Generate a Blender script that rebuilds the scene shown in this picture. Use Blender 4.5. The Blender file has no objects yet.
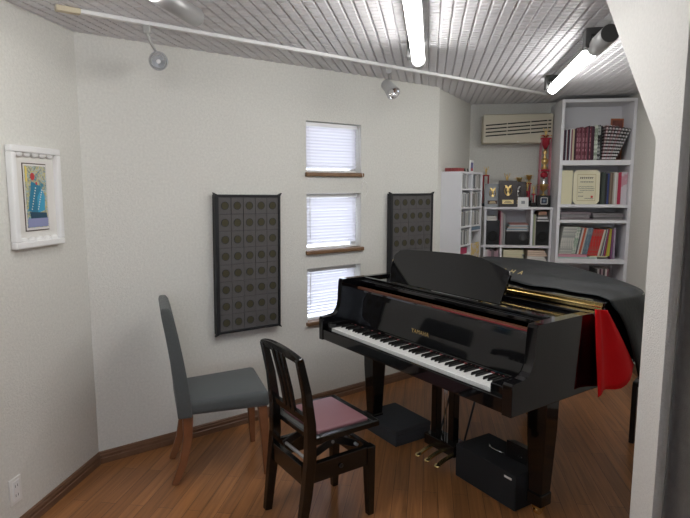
import bpy, bmesh, math, random
from mathutils import Vector, Matrix
random.seed(7)
C = bpy.context.scene.collection
PI = math.pi
def R(d): return math.radians(d)

# ------------------------------------------------------------------ materials
MATS = {}
def mat(name, col, rough=0.5, metal=0.0, coat=0.0, spec=0.5, emit=None, estr=0.0, noise=0.0, nscale=20.0, bump=0.0, bscale=200.0, sheen=0.0, trans=0.0):
    if name in MATS: return MATS[name]
    m = bpy.data.materials.new(name); m.use_nodes = True
    nt = m.node_tree; b = nt.nodes['Principled BSDF']
    c = (col[0], col[1], col[2], 1)
    b.inputs['Base Color'].default_value = c
    b.inputs['Roughness'].default_value = rough
    b.inputs['Metallic'].default_value = metal
    b.inputs['Coat Weight'].default_value = coat
    b.inputs['Coat Roughness'].default_value = 0.03
    b.inputs['Specular IOR Level'].default_value = spec
    b.inputs['Sheen Weight'].default_value = sheen
    b.inputs['Transmission Weight'].default_value = trans
    if emit:
        b.inputs['Emission Color'].default_value = (emit[0], emit[1], emit[2], 1)
        b.inputs['Emission Strength'].default_value = estr
    tc = nt.nodes.new('ShaderNodeTexCoord')
    if noise > 0:
        n = nt.nodes.new('ShaderNodeTexNoise'); n.inputs['Scale'].default_value = nscale; n.inputs['Detail'].default_value = 4
        nt.links.new(tc.outputs['Object'], n.inputs['Vector'])
        mx = nt.nodes.new('ShaderNodeMix'); mx.data_type = 'RGBA'
        mx.inputs[6].default_value = tuple(x*(1-noise) for x in col)+(1,)
        mx.inputs[7].default_value = tuple(min(1, x*(1+noise)) for x in col)+(1,)
        nt.links.new(n.outputs['Fac'], mx.inputs[0]); nt.links.new(mx.outputs[2], b.inputs['Base Color'])
    if bump > 0:
        n = nt.nodes.new('ShaderNodeTexNoise'); n.inputs['Scale'].default_value = bscale; n.inputs['Detail'].default_value = 3
        nt.links.new(tc.outputs['Object'], n.inputs['Vector'])
        bp = nt.nodes.new('ShaderNodeBump'); bp.inputs['Strength'].default_value = bump; bp.inputs['Distance'].default_value = 0.003
        nt.links.new(n.outputs['Fac'], bp.inputs['Height']); nt.links.new(bp.outputs['Normal'], b.inputs['Normal'])
    MATS[name] = m
    return m

M_WALL = mat('wallpaper', (.715, .707, .66), .85, noise=.14, nscale=75, bump=1.0, bscale=120, spec=.25)
M_POST = mat('post_plaster', (.80, .79, .765), .85, noise=.09, nscale=80, bump=.9, bscale=170, spec=.25)
M_BLACK = mat('polished_black', (.004, .004, .005), .06, coat=.2, spec=.42)
M_BLACKW = mat('black_lacquer_wood', (.005, .005, .005), .2, coat=.2)
M_SATIN = mat('satin_black', (.012, .012, .013), .35)
M_SHELF = mat('white_laminate', (.80, .80, .83), .45)
M_WHITE = mat('white_paint', (.85, .85, .84), .4)
M_PLAST = mat('white_plastic', (.8, .79, .76), .4)
M_IVORY = mat('key_white', (.88, .88, .86), .18, coat=.3)
M_EBONY = mat('key_black', (.010, .010, .010), .25)
M_BRASS = mat('brass', (.80, .60, .26), .25, metal=1)
M_GOLD = mat('gold_plate', (.85, .62, .25), .3, metal=1)
M_GOLDP = mat('gold_paint', (.75, .60, .30), .35, metal=.6)
M_CHROME = mat('chrome', (.8, .8, .8), .15, metal=1)
M_REDFELT = mat('red_felt', (.22, .012, .015), .9, sheen=.3, bump=.3)
M_CLOTH = mat('black_cover_cloth', (.008, .011, .014), .50, noise=.15, nscale=6, bump=.4, bscale=60, spec=.35)
M_LINING = mat('red_lining', (.72, .004, .008), .7, spec=.2, bump=.15, bscale=300)
M_GREYF = mat('grey_upholstery', (.082, .091, .092), .95, noise=.35, nscale=220, bump=.7, bscale=400, sheen=.2)
M_CHWOOD = mat('chair_wood', (.22, .085, .035), .4, noise=.2, nscale=14)
M_PINK = mat('pink_leatherette', (.235, .105, .12), .40, bump=.2, bscale=150)
M_BASEB = mat('baseboard_wood', (.17, .088, .050), .4, noise=.25, nscale=12)
M_SILL = mat('sill_wood', (.20, .11, .055), .4, noise=.3, nscale=25)
M_FRAMEB = mat('panel_frame_black', (.012, .013, .016), .5)
M_TILE = mat('felt_tile_grey', (.105, .100, .100), .95, noise=.15, nscale=150, bump=.4)
M_HOLE = mat('olive_insert', (.060, .052, .026), .9, noise=.3, nscale=200)
M_BOX = mat('charcoal_carpet_box', (.036, .040, .047), .95, noise=.3, nscale=250, bump=.6, bscale=350)
M_GREY = mat('grey_metal', (.42, .42, .42), .4, metal=.3)
M_DARKM = mat('dark_bracket', (.05, .05, .05), .5)
M_ACB = mat('ac_plastic', (.62, .57, .45), .5)
M_DARK = mat('dark_void', (.012, .012, .012), .8)
M_CURT = mat('curtain_cloth', (.13, .118, .105), .95, noise=.25, nscale=40, bump=.5, bscale=250, sheen=.2)
M_PAPER = mat('paper', (.78, .76, .72), .8)
M_CREAM = mat('cream_paper', (.78, .74, .52), .75)
M_GLOW = mat('lit_tube', (.9, .9, .9), .3, emit=(1.0, .99, .96), estr=29.0)

def floor_mat():
    m = bpy.data.materials.new('wood_floor'); m.use_nodes = True
    nt = m.node_tree; L = nt.links; b = nt.nodes['Principled BSDF']
    tc = nt.nodes.new('ShaderNodeTexCoord')
    mp = nt.nodes.new('ShaderNodeMapping'); mp.inputs['Rotation'].default_value = (0, 0, R(-81.5+0))
    L.new(tc.outputs['Object'], mp.inputs['Vector'])
    br = nt.nodes.new('ShaderNodeTexBrick')
    br.offset = .37; br.inputs['Scale'].default_value = 1
    br.inputs['Brick Width'].default_value = .9; br.inputs['Row Height'].default_value = .075
    br.inputs['Mortar Size'].default_value = .0011; br.inputs['Mortar Smooth'].default_value = .2; br.inputs['Bias'].default_value = 0
    br.inputs['Color1'].default_value = (.37, .160, .058, 1); br.inputs['Color2'].default_value = (.28, .117, .042, 1)
    br.inputs['Mortar'].default_value = (.05, .02, .008, 1)
    L.new(mp.outputs['Vector'], br.inputs['Vector'])
    mp2 = nt.nodes.new('ShaderNodeMapping'); mp2.inputs['Scale'].default_value = (2.2, 45, 1)
    L.new(mp.outputs['Vector'], mp2.inputs['Vector'])
    n = nt.nodes.new('ShaderNodeTexNoise'); n.inputs['Scale'].default_value = 1.0; n.inputs['Detail'].default_value = 5; n.inputs['Distortion'].default_value = .6
    L.new(mp2.outputs['Vector'], n.inputs['Vector'])
    rp = nt.nodes.new('ShaderNodeMapRange'); rp.inputs['From Min'].default_value = .3; rp.inputs['From Max'].default_value = .7
    rp.inputs['To Min'].default_value = .72; rp.inputs['To Max'].default_value = 1.28
    L.new(n.outputs['Fac'], rp.inputs['Value'])
    mx = nt.nodes.new('ShaderNodeMix'); mx.data_type = 'RGBA'; mx.blend_type = 'MULTIPLY'; mx.inputs[0].default_value = 1
    L.new(br.outputs['Color'], mx.inputs[6]); L.new(rp.outputs['Result'], mx.inputs[7])
    L.new(mx.outputs[2], b.inputs['Base Color'])
    b.inputs['Roughness'].default_value = .30; b.inputs['Specular IOR Level'].default_value = .5
    bp = nt.nodes.new('ShaderNodeBump'); bp.inputs['Strength'].default_value = .35; bp.inputs['Distance'].default_value = .001
    inv = nt.nodes.new('ShaderNodeMath'); inv.operation = 'SUBTRACT'; inv.inputs[0].default_value = 1
    L.new(br.outputs['Fac'], inv.inputs[1]); L.new(inv.outputs[0], bp.inputs['Height']); L.new(bp.outputs['Normal'], b.inputs['Normal'])
    return m
M_FLOOR = floor_mat()

def ceiling_mat():
    # cross scoring and fine embossing of the ceiling boards (the long grooves are geometry)
    m = bpy.data.materials.new('embossed_ceiling_board'); m.use_nodes = True
    nt = m.node_tree; L = nt.links; b = nt.nodes['Principled BSDF']
    b.inputs['Base Color'].default_value = (.70, .69, .715, 1); b.inputs['Roughness'].default_value = .38
    tc = nt.nodes.new('ShaderNodeTexCoord')
    n = nt.nodes.new('ShaderNodeTexNoise'); n.inputs['Scale'].default_value = 160
    bp = nt.nodes.new('ShaderNodeBump'); bp.inputs['Strength'].default_value = .5; bp.inputs['Distance'].default_value = .002
    L.new(tc.outputs['Object'], n.inputs['Vector']); L.new(n.outputs['Fac'], bp.inputs['Height']); L.new(bp.outputs['Normal'], b.inputs['Normal'])
    return m
M_CEIL = ceiling_mat()

def blind_mat():
    m = bpy.data.materials.new('blind_slat'); m.use_nodes = True
    nt = m.node_tree; L = nt.links; nt.nodes.remove(nt.nodes['Principled BSDF'])
    d = nt.nodes.new('ShaderNodeBsdfDiffuse'); d.inputs['Color'].default_value = (.85, .83, .84, 1)
    t = nt.nodes.new('ShaderNodeBsdfTranslucent'); t.inputs['Color'].default_value = (.86, .85, .90, 1)
    mx = nt.nodes.new('ShaderNodeMixShader'); mx.inputs[0].default_value = .5
    L.new(d.outputs[0], mx.inputs[1]); L.new(t.outputs[0], mx.inputs[2]); L.new(mx.outputs[0], nt.nodes['Material Output'].inputs[0])
    return m
M_BLIND = blind_mat()

def art_mat():
    m = bpy.data.materials.new('abstract_print'); m.use_nodes = True
    nt = m.node_tree; L = nt.links; b = nt.nodes['Principled BSDF']; b.inputs['Roughness'].default_value = .4
    tc = nt.nodes.new('ShaderNodeTexCoord')
    n = nt.nodes.new('ShaderNodeTexNoise'); n.inputs['Scale'].default_value = 28; n.inputs['Detail'].default_value = 5; n.inputs['Distortion'].default_value = 2
    L.new(tc.outputs['Object'], n.inputs['Vector'])
    r = nt.nodes.new('ShaderNodeValToRGB'); r.color_ramp.interpolation = 'CONSTANT'
    e = r.color_ramp.elements
    cols = [(0, (.05, .22, .30)), (.38, (.28, .32, .30)), (.46, (.55, .50, .20)), (.52, (.50, .52, .48)), (.58, (.10, .35, .42)), (.64, (.6, .55, .5))]
    e[0].position = 0; e[0].color = cols[0][1]+(1,); e[1].position = .38; e[1].color = cols[1][1]+(1,)
    for p, c in cols[2:]:
        k = e.new(p); k.color = c+(1,)
    L.new(n.outputs['Fac'], r.inputs['Fac']); L.new(r.outputs['Color'], b.inputs['Base Color'])
    return m
M_ART = art_mat()

def stripes_mat(name, c1, c2, scale, mode='Z'):
    if name in MATS: return MATS[name]
    m = bpy.data.materials.new(name); m.use_nodes = True
    nt = m.node_tree; L = nt.links; b = nt.nodes['Principled BSDF']; b.inputs['Roughness'].default_value = .5
    tc = nt.nodes.new('ShaderNodeTexCoord')
    if mode == 'N':
        w = nt.nodes.new('ShaderNodeTexNoise'); w.inputs['Scale'].default_value = scale; w.inputs['Detail'].default_value = 3
        out = w.outputs['Fac']
    else:
        w = nt.nodes.new('ShaderNodeTexWave'); w.bands_direction = mode; w.inputs['Scale'].default_value = scale; w.inputs['Distortion'].default_value = 1.0
        out = w.outputs['Fac']
    L.new(tc.outputs['Object'], w.inputs['Vector'])
    r = nt.nodes.new('ShaderNodeValToRGB'); r.color_ramp.elements[0].position = .47; r.color_ramp.elements[1].position = .53
    r.color_ramp.elements[0].color = c1+(1,); r.color_ramp.elements[1].color = c2+(1,)
    L.new(out, r.inputs['Fac']); L.new(r.outputs['Color'], b.inputs['Base Color'])
    MATS[name] = m
    return m

# ------------------------------------------------------------------ mesh builder
class MB:
    def __init__(s): s.bm = bmesh.new(); s.mats = []
    def mi(s, m):
        if m is None: return 0
        if m not in s.mats: s.mats.append(m)
        return s.mats.index(m)
    def _fin(s, before, m, smooth=False):
        i = s.mi(m)
        for f in s.bm.faces:
            if f.index == -1 or f not in before:
                f.material_index = i
                if smooth: f.smooth = True
    def box(s, x0, y0, z0, x1, y1, z1, m=None, bev=0.0, M=None, seg=2):
        bm2 = bmesh.new()
        vs = [bm2.verts.new((x, y, z)) for z in (z0, z1) for y in (y0, y1) for x in (x0, x1)]
        for f in ((0, 2, 3, 1), (4, 5, 7, 6), (0, 1, 5, 4), (2, 6, 7, 3), (0, 4, 6, 2), (1, 3, 7, 5)):
            bm2.faces.new([vs[i] for i in f])
        if bev > 0:
            bmesh.ops.bevel(bm2, geom=list(bm2.edges), offset=bev, segments=seg, affect='EDGES', profile=.5)
        s.merge(bm2, m, M)
        return s
    def merge(s, bm2, m=None, M=None, smooth=None):
        if M is not None: bmesh.ops.transform(bm2, matrix=M, verts=bm2.verts)
        bmesh.ops.recalc_face_normals(bm2, faces=bm2.faces)
        i = s.mi(m); mp = {}
        for v in bm2.verts: mp[v] = s.bm.verts.new(v.co)
        for f in bm2.faces:
            try: g = s.bm.faces.new([mp[v] for v in f.verts])
            except ValueError: continue
            g.material_index = i; g.smooth = f.smooth if smooth is None else smooth
        bm2.free()
    def prism(s, pts, a0, a1, axis='Y', m=None, bev=0.0, M=None, smooth=False):
        # pts: 2D outline; extruded along axis from a0 to a1
        def P(p, a):
            if axis == 'X': return (a, p[0], p[1])
            if axis == 'Y': return (p[0], a, p[1])
            return (p[0], p[1], a)
        b = bmesh.new()
        lo = [b.verts.new(P(p, a0)) for p in pts]; hi = [b.verts.new(P(p, a1)) for p in pts]
        n = len(pts)
        f1 = b.faces.new(lo); f2 = b.faces.new(hi[::-1])
        for i in range(n):
            f = b.faces.new((lo[i], hi[i], hi[(i+1) % n], lo[(i+1) % n])); f.smooth = smooth
        if bev > 0:
            es = [e for e in b.edges if (f1 in e.link_faces or f2 in e.link_faces)]
            bmesh.ops.bevel(b, geom=es, offset=bev, segments=2, affect='EDGES', profile=.5)
        bmesh.ops.triangulate(b, faces=[f for f in b.faces if len(f.verts) > 4])
        s.merge(b, m, M)
        return s
    def lathe(s, prof, m=None, seg=24, M=None, smooth=True, cap=True):
        # cap closes open end rings
        b = bmesh.new(); rings = []
        for r, z in prof:
            rings.append([b.verts.new((r*math.cos(2*PI*i/seg), r*math.sin(2*PI*i/seg), z)) for i in range(seg)] if r > 1e-6 else [b.verts.new((0, 0, z))])
        for a, c in zip(rings, rings[1:]):
            for i in range(seg):
                j = (i+1) % seg
                if len(a) == 1 and len(c) == 1: continue
                if len(a) == 1: f = b.faces.new((a[0], c[i], c[j]))
                elif len(c) == 1: f = b.faces.new((a[i], a[j], c[0]))
                else: f = b.faces.new((a[i], a[j], c[j], c[i]))
                f.smooth = smooth
        if cap and len(rings[0]) > 1: b.faces.new(rings[0][::-1])
        if cap and len(rings[-1]) > 1: b.faces.new(rings[-1])
        s.merge(b, m, M)
        return s
    def cyl(s, p0, p1, r, m=None, seg=16, r1=None, smooth=True):
        p0 = Vector(p0); p1 = Vector(p1); d = p1-p0
        M = Matrix.Translation(p0) @ d.to_track_quat('Z', 'Y').to_matrix().to_4x4()
        s.lathe([(r, 0), (r if r1 is None else r1, d.length)], m, seg, M, smooth)
        return s
    def tube(s, pts, r, m=None, seg=8):
        b = bmesh.new(); rings = []; pts = [Vector(p) for p in pts]
        for i, p in enumerate(pts):
            t = (pts[min(i+1, len(pts)-1)]-pts[max(i-1, 0)]).normalized()
            q = t.to_track_quat('Z', 'Y')
            rr = r[i] if isinstance(r, (list, tuple)) else r
            rings.append([b.verts.new(p + q @ Vector((rr*math.cos(2*PI*k/seg), rr*math.sin(2*PI*k/seg), 0))) for k in range(seg)])
        for a, c in zip(rings, rings[1:]):
            for k in range(seg):
                f = b.faces.new((a[k], a[(k+1) % seg], c[(k+1) % seg], c[k])); f.smooth = True
        b.faces.new(rings[0][::-1]); b.faces.new(rings[-1])
        s.merge(b, m)
        return s
    def bar(s, pts, w, d, m=None, bev=.004, side=(1, 0, 0)):
        # square section swept along pts; w along 'side', d across; per-point scale allowed
        b = bmesh.new(); rings = []; pts = [Vector(p) for p in pts]; sd = Vector(side).normalized()
        for i, p in enumerate(pts):
            t = (pts[min(i+1, len(pts)-1)]-pts[max(i-1, 0)]).normalized()
            o = t.cross(sd).normalized()
            ww = w[i] if isinstance(w, (list, tuple)) else w
            dd = d[i] if isinstance(d, (list, tuple)) else d
            rings.append([b.verts.new(p + sd*(a*ww/2) + o*(c*dd/2)) for a, c in ((-1, -1), (1, -1), (1, 1), (-1, 1))])
        for a, c in zip(rings, rings[1:]):
            for k in range(4): b.faces.new((a[k], a[(k+1) % 4], c[(k+1) % 4], c[k]))
        b.faces.new(rings[0][::-1]); b.faces.new(rings[-1])
        bmesh.ops.recalc_face_normals(b, faces=b.faces)
        if bev > 0:
            es = [e for e in b.edges if e.calc_face_angle(0) > .6]
            bmesh.ops.bevel(b, geom=es, offset=bev, segments=2, affect='EDGES', profile=.5)
        s.merge(b, m)
        return s
    def build(s, name, parent=None, m=None, M=None):
        me = bpy.data.meshes.new(name); s.bm.to_mesh(me); s.bm.free()
        if m is not None and not s.mats: s.mats = [m]
        for k in s.mats: me.materials.append(k if k is not None else m)
        o = bpy.data.objects.new(name, me); C.objects.link(o)
        if parent is not None: o.parent = parent
        elif M is not None: o.matrix_world = M
        return o

def tag(o, label, cat, group=None):
    o['label'] = label; o['category'] = cat
    if group: o['group'] = group
    return o
def thing(name, label, cat, M, group=None):
    o = bpy.data.objects.new(name, None); C.objects.link(o); o.empty_display_size = .1
    o.matrix_world = M
    return tag(o, label, cat, group)
def struct(o): o['kind'] = 'structure'; return o
def copy_tree(o, parent=None):
    c = o.copy(); C.objects.link(c)
    if parent is not None: c.parent = parent
    for ch in list(o.children): copy_tree(ch, c)
    return c
def text_mesh(body, size, m, name, parent=None, M=None, extrude=.0006, space=1.0, shear=0.0):
    cu = bpy.data.curves.new(name, 'FONT'); cu.body = body; cu.size = size; cu.extrude = extrude
    cu.align_x = 'CENTER'; cu.align_y = 'CENTER'; cu.space_character = space; cu.shear = shear
    o = bpy.data.objects.new(name, cu); C.objects.link(o)
    dg = bpy.context.evaluated_depsgraph_get(); me = bpy.data.meshes.new_from_object(o.evaluated_get(dg))
    bpy.data.objects.remove(o); me.materials.clear(); me.materials.append(m)
    n = bpy.data.objects.new(name, me); C.objects.link(n)
    if parent is not None: n.parent = parent
    if M is not None: n.matrix_basis = M
    return n
def T(x, y, z): return Matrix.Translation((x, y, z))
def frame(x, y, z, azx):      # local x axis points along azimuth azx (degrees clockwise from +Y)
    return T(x, y, z) @ Matrix.Rotation(R(90-azx), 4, 'Z')
def azdir(a): return Vector((math.sin(R(a)), math.cos(R(a)), 0))

# ------------------------------------------------------------------ room shell
ZC = 2.336
A = Vector((-1.387, 2.961, 0)); B = Vector((.738, 4.560, 0))
mdir = azdir(53.2)
B = A + mdir*2.635
Cc = Vector((1.211, 5.484, 0))
bd = azdir(98.4)
rdir = azdir(8.5)
Rp = Vector((2.42, 4.40, 0))
def isect(p, d, q, e):
    den = d.x*e.y-d.y*e.x
    t = ((q.x-p.x)*e.y-(q.y-p.y)*e.x)/den
    return p+d*t
D = isect(Cc, bd, Rp, rdir)
ldir = azdir(7.5)
YB = -1.7
Lb = A + ldir*((YB-A.y)/ldir.y)
Rb = Rp + rdir*((YB-Rp.y)/rdir.y)
WT = .14; WH = 2.42
poly = [Lb, A, B, Cc, D, Rb]

fl = MB(); fl.prism([(p.x, p.y) for p in poly], -.1, 0, 'Z', M_FLOOR)
struct(fl.build('floor'))

def wall(name, p, q, ext0=0, ext1=0, holes=None, m=M_WALL, thick=WT):
    d = (q-p); L = d.length; d.normalize()
    M = T(p.x, p.y, 0) @ Matrix.Rotation(math.atan2(d.y, d.x), 4, 'Z')
    b = MB()     # local x along wall, +y is outside (walls listed clockwise => room on the -y side)
    if not holes: b.box(-ext0, 0, 0, L+ext1, thick, WH, m)
    else:
        u0, u1 = holes[0][0], holes[0][1]
        b.box(-ext0, 0, 0, u0, thick, WH, m); b.box(u1, 0, 0, L+ext1, thick, WH, m)
        z = 0
        for _, _, za, zb in sorted(holes, key=lambda h: h[2]):
            b.box(u0, 0, z, u1, thick, za, m); z = zb
        b.box(u0, 0, z, u1, thick, WH, m)
    o = b.build(name, M=M); struct(o); return o, M, L
HOLES = [(1.405, 1.878, 1.625, 1.992), (1.405, 1.880, 1.088, 1.506), (1.405, 1.868, .585, .985)]
_, M_LW, LL = wall('wall_left', Lb, A, ext0=.1, ext1=.05)
_, M_MW, ML = wall('wall_front', A, B, holes=HOLES, ext1=.04)
_, M_CW, CL = wall('wall_corner', B, Cc, ext1=.14)
_, M_BW, BL = wall('wall_back', Cc, D, ext1=.14)
_, M_RW, RL = wall('wall_right', D, Rb, ext1=.1)
RW = (.55, 2.95, .75, 2.05)  # unseen window behind the camera, added so daylight fills the room evenly
_, M_XW, XL = wall('wall_rear', Rb, Lb, holes=[RW])
f = MB()
for q in ((RW[0], RW[2], RW[0]+.05, RW[3]), (RW[1]-.05, RW[2], RW[1], RW[3]), (RW[0]+.05, RW[2], RW[1]-.05, RW[2]+.05), (RW[0]+.05, RW[3]-.05, RW[1]-.05, RW[3]), ((RW[0]+RW[1])/2-.03, RW[2]+.05, (RW[0]+RW[1])/2+.03, RW[3]-.05)):
    f.box(q[0], .05, q[1], q[2], .10, q[3], M_WHITE)
fo = struct(f.build('window_4', M=M_XW)); g = MB(); g.box(RW[0]+.05, .07, RW[2]+.05, RW[1]-.05, .075, RW[3]-.05, mat('window_glass', (.95, .97, 1), .02, trans=1.0)); g.build('glass', fo)

# ceiling: narrow boards running towards the back wall, long grooves as geometry
cb = MB(); bm = cb.bm; ci = cb.mi(M_CEIL); pitch = .054
MC = T(0, 0, ZC) @ Matrix.Rotation(R(-8.5), 4, 'Z')
x = -3.2; Y0, Y1 = -2.2, 6.4
prof = []
while x < 2.9:
    prof += [(x, .011), (x+.005, .002), (x+.009, 0), (x+pitch-.009, 0), (x+pitch-.005, .002), (x+pitch-.0005, .011)]
    x += pitch
YA, YC_ = 1.7, 5.8
prev = None
for seg_ in ((Y0, YA), (YC_, Y1)):
    prev = None
    for px, pzz in prof:
        v = (bm.verts.new((px, seg_[0], pzz)), bm.verts.new((px, seg_[1], pzz)))
        if prev: bm.faces.new((prev[0], prev[1], v[1], v[0])).material_index = ci
        prev = v
ys = [(YA, 0, 0)]
k_ = 1
while YA+k_*.024 < YC_-.01:
    yk = YA+k_*.024
    ys += [(yk-.006, 0, k_), (yk, 1, k_), (yk+.006, 0, k_)]; k_ += 1
ys.append((YC_, 0, 0))
me2 = bpy.data.meshes.new('ceiling_boards'); vv = []; ff = []; nyy = len(ys)
xs = [(px, pzz, i//6) for i, (px, pzz) in enumerate(prof) if -2.3 < px < 2.9]
for px, pzz, pl in xs:
    for y, g_, kk in ys:
        vv.append((px, y, max(pzz, .0075 if (g_ and (kk+pl) % 2 == 0) else 0)))
for i in range(len(xs)-1):
    for j in range(nyy-1):
        q = i*nyy+j; ff.append((q, q+1, q+nyy+1, q+nyy))
me2.from_pydata(vv, [], ff); bm.from_mesh(me2)
for px, pzz in []: pass
xl = [p for p in prof if p[0] <= -2.3]; prev = None
for px, pzz in xl+[prof[len(xl)]]:
    v = (bm.verts.new((px, YA, pzz)), bm.verts.new((px, YC_, pzz)))
    if prev: bm.faces.new((prev[0], prev[1], v[1], v[0])).material_index = ci
    prev = v
cb.box(-3.25, Y0, .016, 2.95, Y1, .08, M_CEIL)
struct(cb.build('ceiling', M=MC))

# baseboards
def baseboard(name, Mw, L, x0=0.0):
    b = MB()
    b.prism([(0, 0), (-.014, 0), (-.014, .030), (-.010, .034), (-.012, .050), (-.008, .056), (-.008, .064), (0, .070)], x0, L, 'X', M_BASEB)
    struct(b.build(name, M=Mw))
baseboard('baseboard_left', M_LW, LL); baseboard('baseboard_front', M_MW, ML); baseboard('baseboard_corner', M_CW, CL)
baseboard('baseboard_back', M_BW, BL); baseboard('baseboard_right', M_RW, RL)

# windows with blinds and sills
cord_txt = ['top window with a looped cord', 'middle window', 'lowest window, half hidden by the piano']
for i, (u0, u1, z0, z1) in enumerate(HOLES):
    f = MB(); t = .03; y0, y1 = .085, .125
    f.box(u0, y0, z0, u0+t, y1, z1, M_WHITE); f.box(u1-t, y0, z0, u1, y1, z1, M_WHITE)
    f.box(u0+t, y0, z0, u1-t, y1, z0+t, M_WHITE); f.box(u0+t, y0, z1-t, u1-t, y1, z1, M_WHITE)
    fo = struct(f.build('window_%d' % (i+1), M=M_MW))
    g = MB(); g.box(u0+t, .10, z0+t, u1-t, .106, z1-t, mat('window_glass', (.95, .97, 1), .02, trans=1.0))
    g.build('glass', fo)
    s = MB(); s.box(u0-.012, -.022, z0-.004, u1+.016, .075, z0+.024, M_SILL, bev=.006)
    struct(s.build('trim_%d' % (i+1), M=M_MW))
    zb = z0+.026; w = u1-u0
    rt = thing('venetian_blind', 'white venetian blind drawn closed in the '+cord_txt[i], 'blind', M_MW @ T(u0, .045, zb), 'white blinds in the three small windows')
    xe = w-.014
    h = z1-zb
    hb = MB(); hb.box(.008, -.014, h-.032, xe+.004, .014, h-.006, M_WHITE, bev=.003); hb.build('head_rail', rt)
    sb = MB(); z = h-.045; k = 0
    while z > .03:
        a = R(66)+random.uniform(-.12, .12); hw = .0125
        sag = random.uniform(-.001, .001)
        for c in range(2):
            y_a = -hw*math.cos(a); z_a = hw*math.sin(a)
        bmx = sb.bm
        vs = []
        for xx in (.010, xe):
            vs.append([bmx.verts.new((xx, -hw*math.cos(a), z+hw*math.sin(a)+sag)), bmx.verts.new((xx, .0025, z+.001)), bmx.verts.new((xx, hw*math.cos(a), z-hw*math.sin(a)))])
        for q in range(2): bmx.faces.new((vs[0][q], vs[1][q], vs[1][q+1], vs[0][q+1]))
        z -= .0215; k += 1
    so = sb.build('slats', rt, M_BLIND)
    bb = MB(); bb.box(.010, -.011, .002, xe, .011, .016, M_WHITE, bev=.003); bb.build('bottom_rail', rt)
    for xx in (.05, xe-.04):
        lb = MB(); lb.tube([(xx, -.016, h-.03), (xx, -.016, .01)], .0011, M_WHITE, 6); lb.build('ladder_cord', rt)
    if i == 0:
        lc = MB(); lc.tube([(xe+.006, -.034, h-.02), (xe+.006, -.052, .05), (xe+.006, -.085, -.06)], .0022, M_WHITE, 6)
        lc.tube([(xe+.006, -.085, -.06), (xe-.014, -.085, -.10), (xe-.006, -.085, -.15), (xe+.022, -.085, -.17), (xe+.046, -.085, -.13), (xe+.035, -.085, -.07), (xe+.012, -.085, -.055)], .0016, M_WHITE, 6)
        lc.build('pull_cord', rt)
    else:
        lc = MB(); lc.tube([(.035, -.03, h-.03), (.037, -.033, .08)], .0025, M_WHITE, 6); lc.build('tilt_wand', rt)

# partition post with its sloping haunch, and the curtain beside it
pb = MB()
bp_ = bmesh.new(); V2 = {}
for y_ in (0, -.11):
    for k_, q_ in enumerate([(0, 0), (.165, 0), (.165, 1.703), (.735, 2.335), (0, 2.335), (0, 1.703), (.165, 2.335)]): V2[(y_, k_)] = bp_.verts.new((q_[0], y_, q_[1]))
for y_ in (0, -.11):
    for fc in ((0, 1, 2, 5), (5, 2, 6, 4), (2, 3, 6)): bp_.faces.new([V2[(y_, k_)] for k_ in fc])
lp = [0, 1, 2, 3, 6, 4, 5]
for k_ in range(7): bp_.faces.new((V2[(0, lp[k_])], V2[(0, lp[(k_+1) % 7])], V2[(-.11, lp[(k_+1) % 7])], V2[(-.11, lp[k_])]))
pb.merge(bp_, M_POST)
o = pb.build('wall_partition', M=T(1.009, 1.70, 0) @ Matrix.Rotation(R(90-5.7), 4, 'Z')); 
struct(o)

cv = MB(); n = 110; cols = []
for i in range(n+1):
    t = i/n; xx = t*.62; yy = .028*math.sin(t*46)+.012*math.sin(t*21+1)
    cols.append((xx, yy))
grid = []
for j in range(13):
    z = .015+j/12*2.24; k = .85+.15*j/12
    lean = -.0095*(1-j/12)*0
    grid.append([cv.bm.verts.new((xx+lean, yy*k, z)) for xx, yy in cols])
for j in range(12):
    for i in range(n):
        f = cv.bm.faces.new((grid[j][i], grid[j][i+1], grid[j+1][i+1], grid[j+1][i])); f.smooth = True
ct = thing('curtain', 'dark grey-brown pleated curtain hanging at the right edge beside the post', 'curtain', frame(.972, 1.575, 0, 92))
co = cv.build('curtain_cloth', ct, M_CURT); md = co.modifiers.new('th', 'SOLIDIFY'); md.thickness = .003
rb = MB(); rb.cyl((-.0, 0, 2.275), (.66, 0, 2.275), .012, M_GREY, 12)
rb.box(.1, -.012, 2.275, .13, .012, 2.338, M_GREY); rb.box(.5, -.012, 2.275, .53, .012, 2.338, M_GREY); rb.build('curtain_rail', ct)

# ------------------------------------------------------------------ picture and outlet on the left wall (local x grows towards corner A)
LA = LL   # u measured from A: x = LL + u
pf = thing('framed_picture', 'white carved frame with a blue abstract print on the left wall', 'picture', M_LW @ T(LL-.388, 0, 1.503) @ Matrix.Rotation(R(.5), 4, 'Y'))
w2, h2 = .166, .228
b = MB()
fw = .030
for x0, z0, x1, z1 in ((-w2, -h2, w2, -h2+fw), (-w2, h2-fw, w2, h2), (-w2, -h2+fw, -w2+fw, h2-fw), (w2-fw, -h2+fw, w2, h2-fw)):
    b.box(x0, -.034, z0, x1, -.001, z1, M_WHITE, bev=.006)
b.build('frame', pf)
for zz in (-h2+fw+.004, h2-fw-.004):
    for k in range(5):
        b = MB(); b.lathe([(0, -.008), (.020, -.007), (.027, 0), (.020, .006), (0, .009)], M_WHITE, 16, T(-.104+.052*k, -.018, zz) @ Matrix.Rotation(R(90), 4, 'X') @ Matrix.Scale(.6, 4, (0, 1, 0))); b.build('carved_scallop', pf)
b = MB(); b.box(-w2+fw, -.012, -h2+fw, w2-fw, -.002, h2-fw, M_PAPER); b.build('mat_board', pf)
b = MB()
b.box(-.105, -.015, -.128, .062, -.011, .128, mat('print_edge', (.09, .06, .05), .5)); b.box(-.101, -.017, -.124, .058, -.0145, .124, M_PAPER); b.build('inner_border', pf)
b = MB(); b.box(-.095, -.0185, -.115, .052, -.016, .118, M_ART)
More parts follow.
